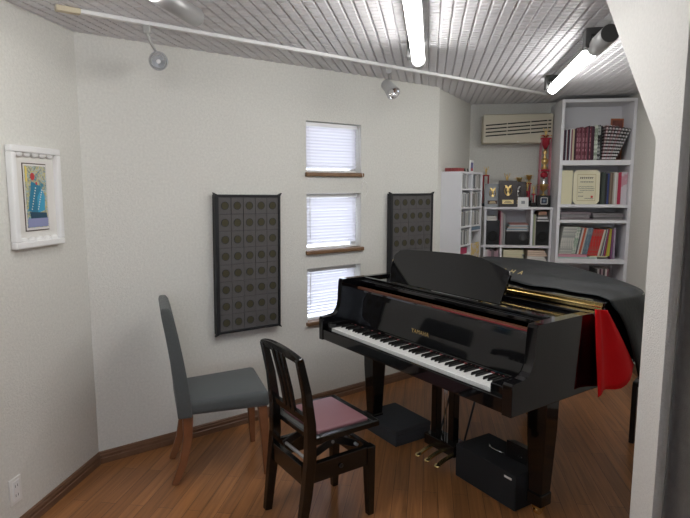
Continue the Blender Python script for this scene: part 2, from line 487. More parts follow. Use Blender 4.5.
TE = mat('art_teal', (.02, .20, .33), .5); BL2 = mat('art_blue', (.05, .35, .55), .5); RD = mat('art_red', (.55, .05, .05), .5); YE = mat('art_yellow', (.75, .6, .15), .5); LV = mat('art_lavender', (.28, .30, .50), .5)
b.prism([(-.085, -.05), (-.02, -.065), (.01, .04), (-.055, .06)], -.0200, -.0184, 'Y', TE)
b.prism([(-.02, -.06), (.03, -.05), (.035, 0), (.015, .035), (-.02, .0)], -.0204, -.0186, 'Y', BL2)
b.box(-.093, -.0203, -.113, .05, -.0185, -.080, LV); b.prism([(-.07, -.08), (.045, -.08), (.04, -.06), (-.075, -.055)], -.0210, -.0186, 'Y', mat('art_deep', (.02, .07, .12), .5))
b.lathe([(.014, 0), (.014, .002)], RD, 16, T(-.045, -.0186, .078) @ Matrix.Rotation(R(90), 4, 'X'))
b.lathe([(.006, 0), (.006, .002)], RD, 12, T(-.02, -.0186, .052) @ Matrix.Rotation(R(90), 4, 'X'))
b.box(-.094, -.0203, .06, -.082, -.0185, .115, YE)
for k in range(9): b.lathe([(.0028, 0), (.0028, .0022)], M_PAPER, 8, T(-.018+.004*k, -.0200, -.045+.009*k) @ Matrix.Rotation(R(90), 4, 'X'))
for k in range(9): b.lathe([(.0028, 0), (.0028, .0022)], M_PAPER, 8, T(-.062+.004*k, -.0200, -.045+.010*k) @ Matrix.Rotation(R(90), 4, 'X'))
b.build('print', pf)
for ch in pf.children:
    if ch.name.split('.')[0] in ('print', 'inner_border'): ch.data.transform(T(.018, 0, 0) @ Matrix.Scale(1.20, 4, (0, 0, 1)) @ Matrix.Scale(.95, 4, (1, 0, 0)))

ol = thing('wall_outlet', 'small white power outlet plate low on the left wall', 'outlet', M_LW @ T(LL-.648, 0, .211))
b = MB(); b.box(-.036, -.008, -.060, .036, 0, .060, M_PLAST, bev=.003); b.build('cover_plate', ol)
b = MB(); b.box(-.020, -.011, -.046, .020, -.007, .046, M_WHITE, bev=.002)
for zz in (-.022, .022):
    for xx in (-.007, .007): b.box(xx-.0012, -.0114, zz-.006, xx+.0012, -.0105, zz+.006, M_DARK)
b.build('socket', ol)

# ------------------------------------------------------------------ acoustic wall panels
def acoustic():
    r = thing('acoustic_panel', 'tall black-framed acoustic panel of grey tiles with round inserts, left of the three windows', 'wall panel', M_MW @ T(.943, 0, 1.068), 'black framed acoustic panels')
    W, Hh, dp = .227, .434, .045
    b = MB()
    b.box(-W, -dp, -Hh, -W+.024, -.001, Hh, M_FRAMEB, bev=.003); b.box(W-.016, -dp, -Hh, W, -.001, Hh, M_FRAMEB, bev=.003)
    b.box(-W+.02, -dp, -Hh, W-.01, -.001, -Hh+.016, M_FRAMEB, bev=.003); b.box(-W+.02, -dp, Hh-.016, W-.01, -.001, Hh, M_FRAMEB, bev=.003)
    for sx in (-1, 1):
        for sz in (-1, 1): b.prism([(sx*W, sz*(Hh-.006)), (sx*(W+.010), sz*(Hh+.012)), (sx*(W-.016), sz*Hh)], -dp, -dp+.02, 'Y', M_FRAMEB)
    b.build('frame', r)
    t = MB(); x0 = -W+.024; cw = (2*W-.040)/5; ch = (2*Hh-.032)/8
    t.box(-W+.01, -dp+.014, -Hh+.01, W-.01, -.002, Hh-.01, M_FRAMEB)
    for i in range(5):
        for j in range(8):
            xa = x0+cw*i; za = -Hh+.016+ch*j
            t.box(xa+.0012, -dp+.006+random.uniform(-.001, .001), za+.0012, xa+cw-.0012, -dp+.016, za+ch-.0012, M_TILE, bev=.0015)
    t.build('tile_face', r)
    k = MB(); k.lathe([(.0225, 0), (.0225, .0020), (0, .0020)], M_HOLE, 20, Matrix.Rotation(R(90), 4, 'X'), smooth=False); k.lathe([(.0222, .0022), (.0225, .0028), (.0255, .0028), (.0258, 0)], M_FRAMEB, 20, Matrix.Rotation(R(90), 4, 'X'), cap=False, smooth=False)
    k = k.build('round_insert', r)
    for n_ in range(40):
        if n_: k = k.copy(); C.objects.link(k); k.parent = r
        k.location = (x0+cw*(n_ // 8+.5), -dp+.006, -Hh+.016+ch*(n_ % 8+.5))
    return r
ap = acoustic()
ap.matrix_world = ap.matrix_world @ Matrix.Rotation(R(.8), 4, 'Y')
ap2 = copy_tree(ap); ap2.matrix_world = M_MW @ T(2.358, 0, 1.066)
ap2['label'] = 'tall black-framed acoustic panel of grey tiles behind the piano music desk, right of the windows'

# ------------------------------------------------------------------ grand piano
PW = frame(-.079, 3.212, 0, 145.2)
pn = thing('grand_piano', 'polished black grand piano with its cover folded back, keyboard facing the black chair', 'piano', PW)
UL, UR = -.078, 1.342
def bez(pts, n):
    out = []
    for i in range(len(pts)-1):
        p0 = Vector(pts[max(i-1, 0)]); p1 = Vector(pts[i]); p2 = Vector(pts[i+1]); p3 = Vector(pts[min(i+2, len(pts)-1)])
        for k in range(n):
            t = k/n
            out.append(.5*((2*p1)+(-p0+p2)*t+(2*p0-5*p1+4*p2-p3)*t*t+(-p0+3*p1-3*p2+p3)*t**3))
    out.append(Vector(pts[-1])); return out
bent = [(UR, .50), (UR, .70), (1.325, .88), (1.23, 1.06), (1.06, 1.21), (.86, 1.33), (.66, 1.44), (.46, 1.53), (.26, 1.565), (.08, 1.54), (-.06, 1.46), (UL, 1.34), (UL, 1.2)]
bentc = bez(bent, 5)
def offset_curve(cv_, d):
    out = []
    for i, p in enumerate(cv_):
        t = (cv_[min(i+1, len(cv_)-1)]-cv_[max(i-1, 0)]).normalized()
        out.append(Vector((p.x-t.y*d, p.y+t.x*d)))
    return out
# outer rim: sides with the scrolled arms at the front
armprof = [(-.040, .645), (-.040, .772), (-.034, .781), (.030, .783), (.055, .790), (.075, .806), (.088, .832), (.094, .870), (.097, .930), (.100, .985), (.108, .999), (.14, 1.0)]
side = armprof + [(.52, 1.0), (.52, .645)]
for sgn in (0, 1):
    b = MB()
    x0, x1 = ((UR-.048, UR) if sgn else (UL, UL+.040))
    b.prism(side, x0, x1, 'X', M_BLACK, bev=.003)
    b.build('case_arm', pn)
b = MB()
inner = offset_curve(bentc, .045)
n = len(bentc)
bmr = bmesh.new()
ring = []
for p, q in zip([Vector((UR, .518))]+bentc[1:]+[Vector((UL, .518))], [Vector((UR-.045, .518))]+inner[1:]+[Vector((UL+.045, .518))]):
    ring.append([bmr.verts.new((p.x, p.y, .645)), bmr.verts.new((p.x, p.y, 1.0)), bmr.verts.new((q.x, q.y, 1.0)), bmr.verts.new((q.x, q.y, .645))])
for a, c in zip(ring, ring[1:]):
    for k in range(4):
        f = bmr.faces.new((a[k], a[(k+1) % 4], c[(k+1) % 4], c[k])); f.smooth = True
bmr.faces.new(ring[0]); bmr.faces.new(ring[-1][::-1])
b.merge(bmr, M_BLACK); o = b.build('rim', pn)
md = o.modifiers.new('es', 'EDGE_SPLIT'); md.split_angle = R(40)
# underside / keybed
b = MB(); b.box(UL+.045, -.036, .648, UR-.045, .50, .690, M_BLACK, bev=.003); b.build('keybed', pn)
b = MB(); b.prism([(p.x, p.y) for p in [Vector((UR-.05, .50))]+[q for q in inner[2:-2]]+[Vector((UL+.05, .50))]], .70, .72, 'Z', M_SATIN); b.build('soundboard', pn)
for uu in (.15, .6, 1.05):
    b = MB(); b.box(uu-.04, .50, .65, uu+.04, 1.25 if uu > .9 else 1.4, .70, M_SATIN, bev=.004); b.build('beam', pn)
b = MB(); b.box(UL+.048, -.040, .655, UR-.048, -.020, .712, M_BLACK, bev=.003); b.build('key_slip', pn)
for x0, x1 in ((UL+.040, -.004), (1.214, UR-.048)):
    b = MB(); b.box(x0, -.020, .690, x1, .16, .752, M_BLACK, bev=.006, seg=3); b.build('cheek_block', pn)
# keys
kw = 1.21/52
wm = MB()
wk = wm.box(.0006, 0, .692, kw-.0006, .150, .720, M_IVORY, bev=.0012).build('white_key', pn)
for i in range(1, 52):
    k = wk.copy(); C.objects.link(k); k.parent = pn; k.location = (i*kw, 0, 0)
bmk = MB(); bb2 = bmesh.new()
hw = .0052
vs = [bb2.verts.new(p) for p in ((-hw, .052, .716), (hw, .052, .716), (hw, .150, .716), (-hw, .150, .716), (-hw*.85, .058, .7315), (hw*.85, .058, .7315), (hw*.85, .150, .7325), (-hw*.85, .150, .7325))]
for f in ((0, 3, 2, 1), (4, 5, 6, 7), (0, 1, 5, 4), (1, 2, 6, 5), (2, 3, 7, 6), (3, 0, 4, 7)): bb2.faces.new([vs[i] for i in f])
bmesh.ops.bevel(bb2, geom=list(bb2.edges), offset=.0012, segments=2, affect='EDGES')
bmk.merge(bb2, M_EBONY); bk = bmk.build('black_key', pn); first = True
for i in range(51):
    note = (i+5) % 7      # 0=C ; key 0 is A
    if note in (0, 1, 3, 4, 5):
        off = {0: -.0014, 1: .0014, 3: -.002, 4: 0, 5: .002}[note]
        k = bk if first else bk.copy()
        if not first: C.objects.link(k); k.parent = pn
        first = False
        k.location = ((i+1)*kw+off, 0, 0)
b = MB(); b.box(-.004, .148, .700, 1.214, .158, .726, M_REDFELT); b.build('key_felt', pn)
# fallboard standing open, slightly leaning
b = MB(); b.prism([(.150, .722), (.156, .735), (.150, .742), (.166, .80), (.186, .90), (.194, .925), (.204, .932), (.214, .925), (.205, .87), (.186, .78), (.172, .722)], UL+.042, 1.290, 'X', M_BLACK, smooth=False); 
fb = b.build('fallboard', pn)
tilt = math.degrees(math.atan2(.10, .02))
tm = text_mesh('YAMAHA', .030, M_GOLD, 'logo_lettering', fb, T(.592, .1595, .797) @ Matrix.Rotation(R(79), 4, 'X'), space=1.1)
# tuning-pin area seen through the slot
b = MB(); b.box(UL+.05, .24, .86, UR-.05, .50, .885, M_BLACK); b.build('pin_block', pn)
b = MB(); b.box(-.05, .218, .895, 1.26, .235, .942, mat('action_wood', (.16, .06, .025), .5, noise=.3, nscale=30)); b.build('action_rail', pn)
b = MB(); b.box(.62, .212, .920, 1.25, .236, .937, M_REDFELT)
for k in range(88):
    b.box(.0+k*.0138, .214, .925, .0+k*.0138+.006, .24, .941, mat('hammer_tail', (.16, .07, .05), .6))
b.build('hammer_felt', pn)
# music desk rails, shelf and desk
b = MB(); b.box(UL+.042, .226, .966, 1.292, .252, .984, M_BLACK, bev=.003); b.box(UL+.042, .252, .972, 1.290, .53, .984, M_BLACK, bev=.002); b.build('desk_shelf', pn)
b = MB(); b.box(UL+.05, .262, .984, 1.276, .280, .999, M_BLACK, bev=.003); b.build('desk_ledge', pn)
lean = math.atan(.5)
DM = T(0, .295, .998) @ Matrix.Rotation(-lean, 4, 'X')
sc_ = 1/math.cos(lean)
outl = [(.185, 0), (.145, .085), (.142, .150), (.172, .175), (.24, .184), (.41, .192), (.60, .198), (.72, .200), (.80, .192), (.88, .176), (.985, .152), (.997, .135), (.994, 0)]
b = MB(); b.prism([(x, z*sc_) for x, z in outl], -.008, .008, 'Y', M_BLACK, bev=.002, M=DM); dsk = b.build('music_desk', pn)
b = MB(); b.box(.35, .36, .984, .37, .375, 1.07, M_BRASS); b.box(.80, .36, .984, .82, .375, 1.07, M_BRASS); b.build('desk_prop', pn)
b = MB(); b.tube([(-.02, .51, .985), (-.02, .51, 1.07), (-.005, .50, 1.09), (.0, .48, 1.085)], .007, M_BRASS, 8); b.lathe([(0, 0), (.013, .004), (.015, .014), (.011, .024), (0, .028)], M_BRASS, 14, T(.0, .48, 1.072)); b.build('lid_hook', pn)
# lid and folded front flap
lidpts = [(UR+.012, .555)] + [(p.x, p.y) for p in offset_curve(bentc, -.012)[4:-4]] + [(UL-.012, 1.2), (UL-.012, .555)]
b = MB(); b.prism(lidpts, 1.001, 1.019, 'Z', M_BLACK, bev=.003); lid = b.build('lid', pn)
b = MB(); b.box(UL-.012, .560, 1.021, UR+.012, .96, 1.039, M_BLACK, bev=.004); b.build('lid_flap', pn)
b = MB(); b.box(UL-.008, .5495, 1.004, UR+.006, .5545, 1.019, M_BRASS); b.box(UL-.008, .5495, 1.0215, UR+.006, .5585, 1.037, M_BRASS); b.cyl((UL-.008, .548, 1.020), (UR+.006, .548, 1.020), .0042, M_BRASS, 10)
b.build('lid_hinge', pn)
b = MB(); b.box(UL+.02, .49, .985, UR-.02, .545, .999, M_BLACK, bev=.003); b.build('rear_ledge', pn)
# legs
def leg(u, v, zt=.648, name='leg'):
    b = MB()
    b.box(u-.062, v-.062, zt-.055, u+.062, v+.062, zt, M_BLACK, bev=.005)
    b.bar([(u, v, zt-.05), (u, v, zt-.22), (u, v, .115)], [.104, .100, .074], [.104, .100, .074], M_BLACK, bev=.007)
    b.box(u-.041, v-.041, .055, u+.041, v+.041, .118, M_BLACK, bev=.006)
    lg = b.build(name, pn)
    c = MB(); c.box(u-.022, v-.022, .030, u+.022, v+.022, .056, M_BRASS, bev=.003)
    c.cyl((u-.012, v, .0245), (u+.012, v, .0245), .0240, M_BRASS, 20)
    c.box(u-.018, v-.004, .018, u-.014, v+.004, .04, M_BRASS); c.build('caster', lg)
leg(-.012, .335); leg(1.175, .405); leg(.42, 1.34)
# lyre with pedals
b = MB(); 
for uu in (.475, .610): b.box(uu-.021, .385, .13, uu+.021, .43, .648, M_BLACK, bev=.004)
b.build('lyre_post', pn)
b = MB(); b.box(.40, .36, .580, .685, .45, .648, M_BLACK, bev=.004); b.build('lyre_block', pn)
b = MB(); b.box(.425, .36, .075, .665, .465, .140, M_BLACK, bev=.006); b.build('pedal_box', pn)
for uu in (.535, .552):
    b = MB(); b.cyl((uu, .41, .14), (uu, .41, .60), .0035, M_CHROME, 8); b.build('pedal_rod', pn)
for uu in (.645, .46):
    b = MB(); b.cyl((uu, .45, .11), (uu+.01, .62, .64), .006, M_SATIN, 8); b.build('lyre_brace', pn)
for uu in (.500, .575, .652):
    b = MB(); b.prism([(.37, .096), (.30, .085), (.262, .073), (.240, .062), (.236, .056), (.262, .062), (.30, .076), (.37, .084)], uu-.011, uu+.011, 'X', M_BRASS, bev=.002)
    b.lathe([(0, 0), (.018, .001), (.019, .005), (.014, .009), (0, .010)], M_BRASS, 16, T(uu, .250, .060) @ Matrix.Rotation(R(20), 4, 'X'))
    b.build('pedal', pn)

# ------------------------------------------------------------------ piano cover (thing of its own, lying on the lid)
cvt = thing('piano_cover', 'black piano cover with red lining folded back over the tail of the piano', 'cloth cover', PW)
out_c = offset_curve(bentc, -.022)
cen = Vector((.58, .95))
# boundary path from right front corner around tail to left front corner
bpath = [Vector((UR+.022, y)) for y in (.585, .625, .665)] + out_c[6:-5] + [Vector((UL-.022, 1.2)), Vector((UL-.022, .98)), Vector((UL-.022, .80)), Vector((UL-.022, .60))]
N = len(bpath)
def topz(p):
    v = p.y
    z = 1.0455
    if v > .955: z = 1.0455-.020*min(1, (v-.955)/.05)
    z += .014*(1+.4*math.sin(p.x*5+2))*math.exp(-((v-.90)/.05)**2)
    z += .0025*(1+math.sin(p.x*13+v*23))*math.exp(-((v-.72)/.12)**2)
    if v > 1.02: z += .020*math.exp(-((v-1.17-.10*p.x)/.06)**2)+.004*math.sin(p.x*7-v*9)+.006
    return z
b = MB(); bmc = b.bm; iC = b.mi(M_CLOTH); iL = b.mi(M_LINING)
rings = []
fr = [.04, .15, .28, .40, .52, .63, .73, .82, .90, .96, 1.0]
# centre strip: ray origin slides along front edge so the sheet covers the flap too
for r in fr:
    row = []
    for i, p in enumerate(bpath):
        t = i/(N-1)
        base = Vector((UR-.02-(UR-UL-.04)*t, .615+.022*math.sin(t*15)+.012*math.sin(t*37)))
        q = base.lerp(p, r)
        z = topz(q)
        if r > .95: z = 1.028 if q.y > .98 else 1.043
        row.append(bmc.verts.new((q.x, q.y, z)))
    rings.append(row)
hang = [(0.008, -.012), (.016, -.05), (.022, -.13), (.024, -.22), (.022, -.32), (.018, -.415)]
for k, (o_, dz) in enumerate(hang):
    row = []
    for i, p in enumerate(bpath):
        t = i/(N-1)
        nrm = (p-cen).normalized()
        if i < 3 or i >= N-4: nrm = Vector((1 if i < 10 else -1, 0))
        drop = 1.0 if t < .30 else max(.30, 1.0-(t-.30)*3.0)
        if t > .55: drop = .30
        wv = .020*(k/5)*math.sin(i*1.15)
        fl_ = (o_*(1.25 if t < .28 else 1.0)+wv)
        if i >= N-4: fl_ = o_*.8
        fwd = Vector((0, (.26*(k/5)*max(0, 1-i/14))))
        nrm = nrm+fwd/max(fl_, .01) if i < 14 else nrm
        zz = 1.035+dz*drop*(1+.08*math.sin(i*.9))
        row.append(bmc.verts.new((p.x+nrm.x*fl_, p.y+nrm.y*fl_, zz)))
    rings.append(row)
for a, c in zip(rings, rings[1:]):
    for i in range(N-1):
        try: f = bmc.faces.new((a[i], c[i], c[i+1], a[i+1])); f.smooth = True; f.material_index = iC
        except ValueError: pass
bmesh.ops.recalc_face_normals(bmc, faces=bmc.faces)
co = b.build('cover_cloth', cvt)
md = co.modifiers.new('sub', 'SUBSURF'); md.levels = 1; md.render_levels = 1
md = co.modifiers.new('th', 'SOLIDIFY'); md.thickness = .004; md.offset = 1
# turned-out hem at the treble corner showing the red lining
b = MB(); cols = 12; rows = 12; g = []
for j in range(rows+1):
    s = j/rows; row = []
    zt = 1.026-.39*s
    vL = .462+.012*s; vR = .532+.27*s
    for i in range(cols+1):
        t = i/cols
        v = vL+(vR-vL)*t
        uo = 1.368+.012*s+.014*math.sin(t*9+s*1.5)*(.3+s)+.012*t
        row.append(b.bm.verts.new((uo, v, zt-.012*t*(1-s)+.075*s*max(0, t-.55)/.45+.006*math.sin(t*8)*s)))
    g.append(row)
for j in range(rows):
    for i in range(cols):
        f = b.bm.faces.new((g[j][i], g[j][i+1], g[j+1][i+1], g[j+1][i])); f.smooth = True
lo = b.build('red_lining', cvt, M_LINING); md = lo.modifiers.new('th', 'SOLIDIFY'); md.thickness = .003
lo['label'] = 'red lining turned out'
# gold lettering on the cloth
wid = .057
b_ = []
for k, ch in enumerate('YAMAHA'):
    b_.append(text_mesh(ch, .044, M_GOLDP, 'cover_letter', cvt, T(.440+k*wid, .790, 1.074) @ Matrix.Rotation(R(30), 4, 'X'), extrude=.001))

# ------------------------------------------------------------------ chairs
gc = thing('dining_chair', 'grey fabric dining chair with brown wooden legs by the left wall', 'chair', frame(-.70, 2.975, 0, 160))
# local x = right side (toward camera), local y = facing
def rounded(b, pts3, m): pass
b = MB(); bs = bmesh.new()
sec = [(-.205, -.20, .38), (.205, -.20, .38), (.232, .24, .385), (-.232, .24, .385)]
top = [(-.200, -.20, .455), (.200, -.20, .455), (.228, .235, .472), (-.228, .235, .472)]
vb = [bs.verts.new(p) for p in sec]; vt = [bs.verts.new(p) for p in top]
bs.faces.new(vb[::-1]); bs.faces.new(vt)
for i in range(4): bs.faces.new((vb[i], vb[(i+1) % 4], vt[(i+1) % 4], vt[i]))
bmesh.ops.bevel(bs, geom=list(bs.edges), offset=.026, segments=5, affect='EDGES', profile=.5)
b.merge(bs, M_GREYF, smooth=True); b.build('seat', gc)
b = MB(); bs = bmesh.new(); rr = []
# back: profile in (y,z), width varies
for y, z, th, wd in ((-.200, .375, .072, .215), (-.205, .46, .072, .215), (-.215, .56, .070, .215), (-.230, .68, .066, .214), (-.248, .80, .062, .212), (-.264, .89, .058, .208), (-.272, .930, .052, .202), (-.276, .950, .034, .190)):
    rr.append([bs.verts.new(p) for p in ((-wd, y-th/2, z), (wd, y-th/2, z), (wd, y+th/2, z), (-wd, y+th/2, z))])
for a, c in zip(rr, rr[1:]):
    for k in range(4): bs.faces.new((a[k], a[(k+1) % 4], c[(k+1) % 4], c[k]))
bs.faces.new(rr[0][::-1]); bs.faces.new(rr[-1])
bmesh.ops.recalc_face_normals(bs, faces=bs.faces)
bmesh.ops.bevel(bs, geom=[e for e in bs.edges if e.calc_face_angle(0) > .7], offset=.009, segments=3, affect='EDGES', profile=.6)
b.merge(bs, M_GREYF, smooth=True); b.build('backrest', gc)
for sx in (-1, 1):
    b = MB(); b.bar([(sx*.19, .20, .385), (sx*.20, .21, .19), (sx*.205, .215, 0)], [.048, .040, .030], [.048, .040, .030], M_CHWOOD, bev=.004); b.build('leg', gc)
    b = MB(); b.bar([(sx*.165, -.185, .38), (sx*.160, -.188, .25), (sx*.155, -.215, .12), (sx*.150, -.262, 0)], [.046, .042, .040, .038], [.052, .046, .040, .034], M_CHWOOD, bev=.004); b.build('leg', gc)

pc = thing('piano_chair', 'black lacquered piano chair with a pink seat pad in front of the keyboard', 'chair', frame(-.12, 2.505, 0, 146))
# posts = rear legs running up into the back
def zcurve(sx):
    o_ = lambda k: sx*.165+k*.045
    return [(sx*.158+.004, -.205, 0), (o_(.3), -.178, .22), (o_(.6), -.165, .40), (o_(.8), -.170, .55), (o_(1), -.192, .70), (o_(1), -.225, .850)]
for sx in (-1, 1):
    b = MB(); b.bar(zcurve(sx), [.033, .038, .040, .038, .034, .030], [.036, .044, .046, .042, .036, .030], M_BLACKW, bev=.004); b.build('rear_leg', pc)
    b = MB(); b.bar([(sx*.150, .180, .345), (sx*.152, .180, .20), (sx*.155, .182, 0)], [.046, .042, .032], [.046, .042, .032], M_BLACKW, bev=.004); b.build('leg', pc)
# crest rail arched
b = MB(); pts = []; 
for k in range(15):
    t = k/14; x = -.135+.36*t
    pts.append((x, -.222-.012*math.sin(t*PI), .838+.020*math.sin(t*PI)**.8))
b.bar(pts, .020, [.032+.014*math.sin(PI*k/14) for k in range(15)], M_BLACKW, bev=.004, side=(0, 1, .25)); b.build('crest_rail', pc)
b = MB(); b.bar([(-.130, -.172, .565), (.200, -.172, .565)], .020, .036, M_BLACKW, bev=.003, side=(0, 1, .15)); b.build('back_rail', pc)
for xx in (.002, .042, .082):
    b = MB(); b.bar([(xx, -.178, .57), (xx, -.197, .68), (xx, -.238, .850)], [.026, .022, .026], .014, M_BLACKW, bev=.003, side=(1, 0, 0)); b.build('back_slat', pc)
# lower frame
b = MB()
for sx in (-1, 1): b.box(sx*.152-.014, -.16, .255, sx*.152+.014, .175, .345, M_BLACKW, bev=.003)
b.box(-.14, .168, .255, .14, .194, .345, M_BLACKW, bev=.003); b.box(-.15, -.185, .255, .15, -.160, .345, M_BLACKW, bev=.003); b.build('lower_frame', pc)
# lifting mechanism
b = MB()
for sx in (-1, 1):
    b.bar([(sx*.10, -.14, .335), (sx*.10, .15, .445)], .012, .034, M_SATIN, bev=.002); b.bar([(sx*.085, .15, .335), (sx*.085, -.10, .445)], .012, .034, M_SATIN, bev=.002)
b.cyl((-.11, .005, .39), (.11, .005, .39), .008, M_GREY, 10); b.cyl((-.11, -.13, .34), (.11, -.13, .34), .008, M_GREY, 10); b.cyl((-.11, .14, .34), (.11, .14, .34), .008, M_GREY, 10)
b.box(-.13, -.10, .445, -.06, .17, .452, M_SATIN); b.box(.06, -.10, .445, .13, .17, .452, M_SATIN)
b.build('lift_mechanism', pc)
b = MB()
b.box(-.195, -.145, .450, .195, -.110, .478, M_BLACKW, bev=.005); b.box(-.195, .170, .450, .195, .208, .478, M_BLACKW, bev=.005)
b.box(-.195, -.112, .450, -.162, .172, .478, M_BLACKW, bev=.005); b.box(.162, -.112, .450, .195, .172, .478, M_BLACKW, bev=.005)
b.box(-.165, -.115, .452, .165, .172, .462, M_BLACKW); b.build('seat_frame', pc)
b = MB(); b.box(-.160, -.108, .462, .160, .168, .489, M_PINK, bev=.010, seg=4); o = b.build('seat_pad', pc); o['label'] = 'pink padded seat'
for f in o.data.polygons: f.use_smooth = True
b = MB(); b.lathe([(0, 0), (.010, .002), (.010, .006), (0, .007)], M_SATIN, 12, T(.168, .01, .30) @ Matrix.Rotation(R(90), 4, 'Y')); b.build('adjuster_knob', pc)

# low black stool partly behind the post
st = thing('black_stool', 'low black stool frame standing behind the post by the right wall', 'stool', frame(1.752, 3.222, 0, 130))
b = MB(); b.bar([(0, 0, 0), (0, 0, .358), (0, 0, .372)], .030, .034, M_SATIN, bev=.005); b.build('leg', st)
for q in ((0, .24), (.28, 0), (.28, .24)):
    b = MB(); b.bar([(q[0], q[1], 0), (q[0], q[1], .358), (q[0], q[1], .372)], .030, .034, M_SATIN, bev=.005); b.build('leg', st)
b = MB(); b.box(-.015, -.017, .358, .295, .257, .390, M_SATIN, bev=.010); b.build('seat', st)

# ------------------------------------------------------------------ two black boxes under the piano
def obox(name, label, cat, P, x0, az, w, d, h, **k): pass
t = thing('platform_box', 'low charcoal box on the floor beside the left front piano leg', 'box', frame(.305, 3.156, 0, 55))
b = MB(); b.box(0, 0, 0, .275, .36, .072, M_BOX, bev=.004); b.build('body', t)
b = MB(); b.box(-.002, -.002, .072, .277, .362, .102, M_BOX, bev=.006); b.build('lid', t)
t.matrix_world = frame(.305, 3.156, 0, 57)
for ch in t.children: ch.data.transform(Matrix.Scale(1, 4))
t2 = thing('black_speaker_box', 'larger black felt-covered box under the keyboard with a small white tag', 'box', frame(.814, 2.487, 0, 58))
b = MB(); b.box(0, 0, .0, .25, .41, .182, mat('black_felt_box', (.012, .013, .015), .95, noise=.3, nscale=250, bump=.6, bscale=350), bev=.006); b.build('body', t2)
b = MB(); b.box(-.002, .025, .150, .001, .070, .160, M_PAPER); o = b.build('tag', t2); o['label'] = 'small white tag'
t3 = thing('pedal_adapter', 'small black block with chrome clips on top of the larger black box', 'device', frame(.814, 2.487, .182, 58) @ T(.125, .075, 0))
b = MB(); b.prism([(0, 0), (.10, 0), (.10, .03), (.06, .07), (0, .085)], -.03, .10, 'Y', M_SATIN, bev=.004); b.build('body', t3)
b = MB(); b.tube([(-.005, .11, .006), (-.02, .16, .012), (-.01, .20, .008), (.01, .22, .006)], .004, M_CHROME, 8); b.build('clip', t3); b = MB(); b.cyl((-.004, .0, .03), (-.012, .0, .03), .012, M_CHROME, 12); b.build('jack', t3)

# ------------------------------------------------------------------ ceiling: track with spotlights, tube lamps
ra = azdir(52.3); rs = Vector((-1.263, 2.54, 0)); re = Vector((1.687, 4.824, 0))
RL_ = (re-rs).length
tr = thing('ceiling_light_track', 'white lighting track running across the ceiling near the window wall', 'track', frame(rs.x, rs.y, ZC, 52.3))
b = MB(); b.box(0, -.013, -.018, RL_, .013, 0, M_WHITE, bev=.002); b.build('rail', tr)
b = MB(); b.box(0, -.018, -.023, .10, .018, 0, mat('beige_cap', (.66, .58, .42), .5), bev=.002); b.build('end_feed', tr)
M_SPOT = mat('spot_enamel', (.50, .50, .49), .35)
def spot(pt, head, aim, label, grp):
    # pt on rail, head centre, aim direction
    r = thing('track_spotlight', label, 'spotlight', T(pt[0], pt[1], ZC-.020), grp)
    b = MB(); b.box(-.016, -.016, -.035, .016, .016, 0, M_SPOT, bev=.003); b.build('adapter', r)
    h = Vector(head)-Vector((pt[0], pt[1], ZC-.020)); a = Vector(aim).normalized()
    b = MB(); b.tube([(0, 0, -.03), (h.x*.3, h.y*.3, h.z*.5), (h.x-a.x*.03, h.y-a.y*.03, h.z+.030-a.z*.03)], .007, M_SPOT, 8); b.build('stem', r)
    q = a.to_track_quat('Z', 'Y').to_matrix().to_4x4(); M = T(*h) @ q
    b = MB(); b.lathe([(0, -.075), (.030, -.072), (.037, -.060), (.037, -.02), (.044, .02), (.047, .045), (.044, .047), (.040, .030), (.032, .022)], M_SPOT, 28, M, cap=False); b.build('head', r)
    b = MB(); b.lathe([(.0425, .041), (.042, .040), (.034, .020), (.022, .008), (.0, .004)], M_CHROME, 28, M, cap=False); b.build('reflector', r)
    b = MB(); b.lathe([(.0, .006), (.010, .008), (.013, .018), (.010, .026), (0, .028)], mat('bulb_glass', (.8, .8, .8), .1, coat=.5), 16, M); b.build('bulb', r)
    return r
spot((-.95, 2.785), (-.945, 2.92, 2.180), (.28, -.95, -.14), 'white track spotlight near the left end of the ceiling track, facing the viewer', 'track spotlights')
spot((.284, 3.742), (.296, 3.72, 2.178), (.42, -.62, -.66), 'white track spotlight above the windows, turned down to the right', 'track spotlights')

def lamp(p_near, az, glow, gray_near, gray_far, label):
    r = thing('tube_lamp', label, 'lamp', frame(p_near[0], p_near[1], 2.252, az+90), 'fluorescent tube lamps on the ceiling')
    # local y runs away along azimuth
    b = MB(); b.lathe([(.0, -.006), (.027, -.004), (.033, .006), (.033, glow-.006), (.027, glow+.008), (0, glow+.012)], M_GLOW, 28, Matrix.Rotation(R(-90), 4, 'X')); b.build('lit_tube', r)
    b = MB()
    if gray_near: b.cyl((0, -gray_near, 0), (0, -.004, 0), .0425, M_GREY, 28)
    if gray_far: b.cyl((0, glow+.010, 0), (0, glow+gray_far, 0), .038, M_GREY, 28)
    hp = [(.0345*math.cos(R(a)), .0345*math.sin(R(a))) for a in range(20, 161, 10)]+[(.0395*math.cos(R(a)), .0395*math.sin(R(a))) for a in range(160, 19, -10)]
    for q in range(14):
        b.prism([hp[q], hp[q+1], hp[28-q], hp[29-q]], .0, glow, 'Y', M_GREY)
    b.build('housing', r)
    if gray_near:
        b = MB(); b.cyl((0, -gray_near-.006, 0), (0, -gray_near+.001, 0), .040, M_DARKM, 28); b.build('end_cap', r)
    for yy in ((-.03 if gray_near else .1), glow-.06):
        b = MB(); b.box(-.060, yy-.03, -.010, -.032, yy+.05, .0845, M_DARKM, bev=.003); b.box(-.04, yy-.03, .05, .03, yy+.05, .0845, M_DARKM, bev=.003); b.build('bracket', r)
    return r
dA = azdir(10.9)
def back(p, d, L): return (p[0]-d.x*L, p[1]-d.y*L)
GL = 1.22
lamp(back((.405, 3.185), azdir(8.9), GL), 8.9, GL, .20, .10, 'bright tube lamp in the middle of the ceiling, above the piano chair')
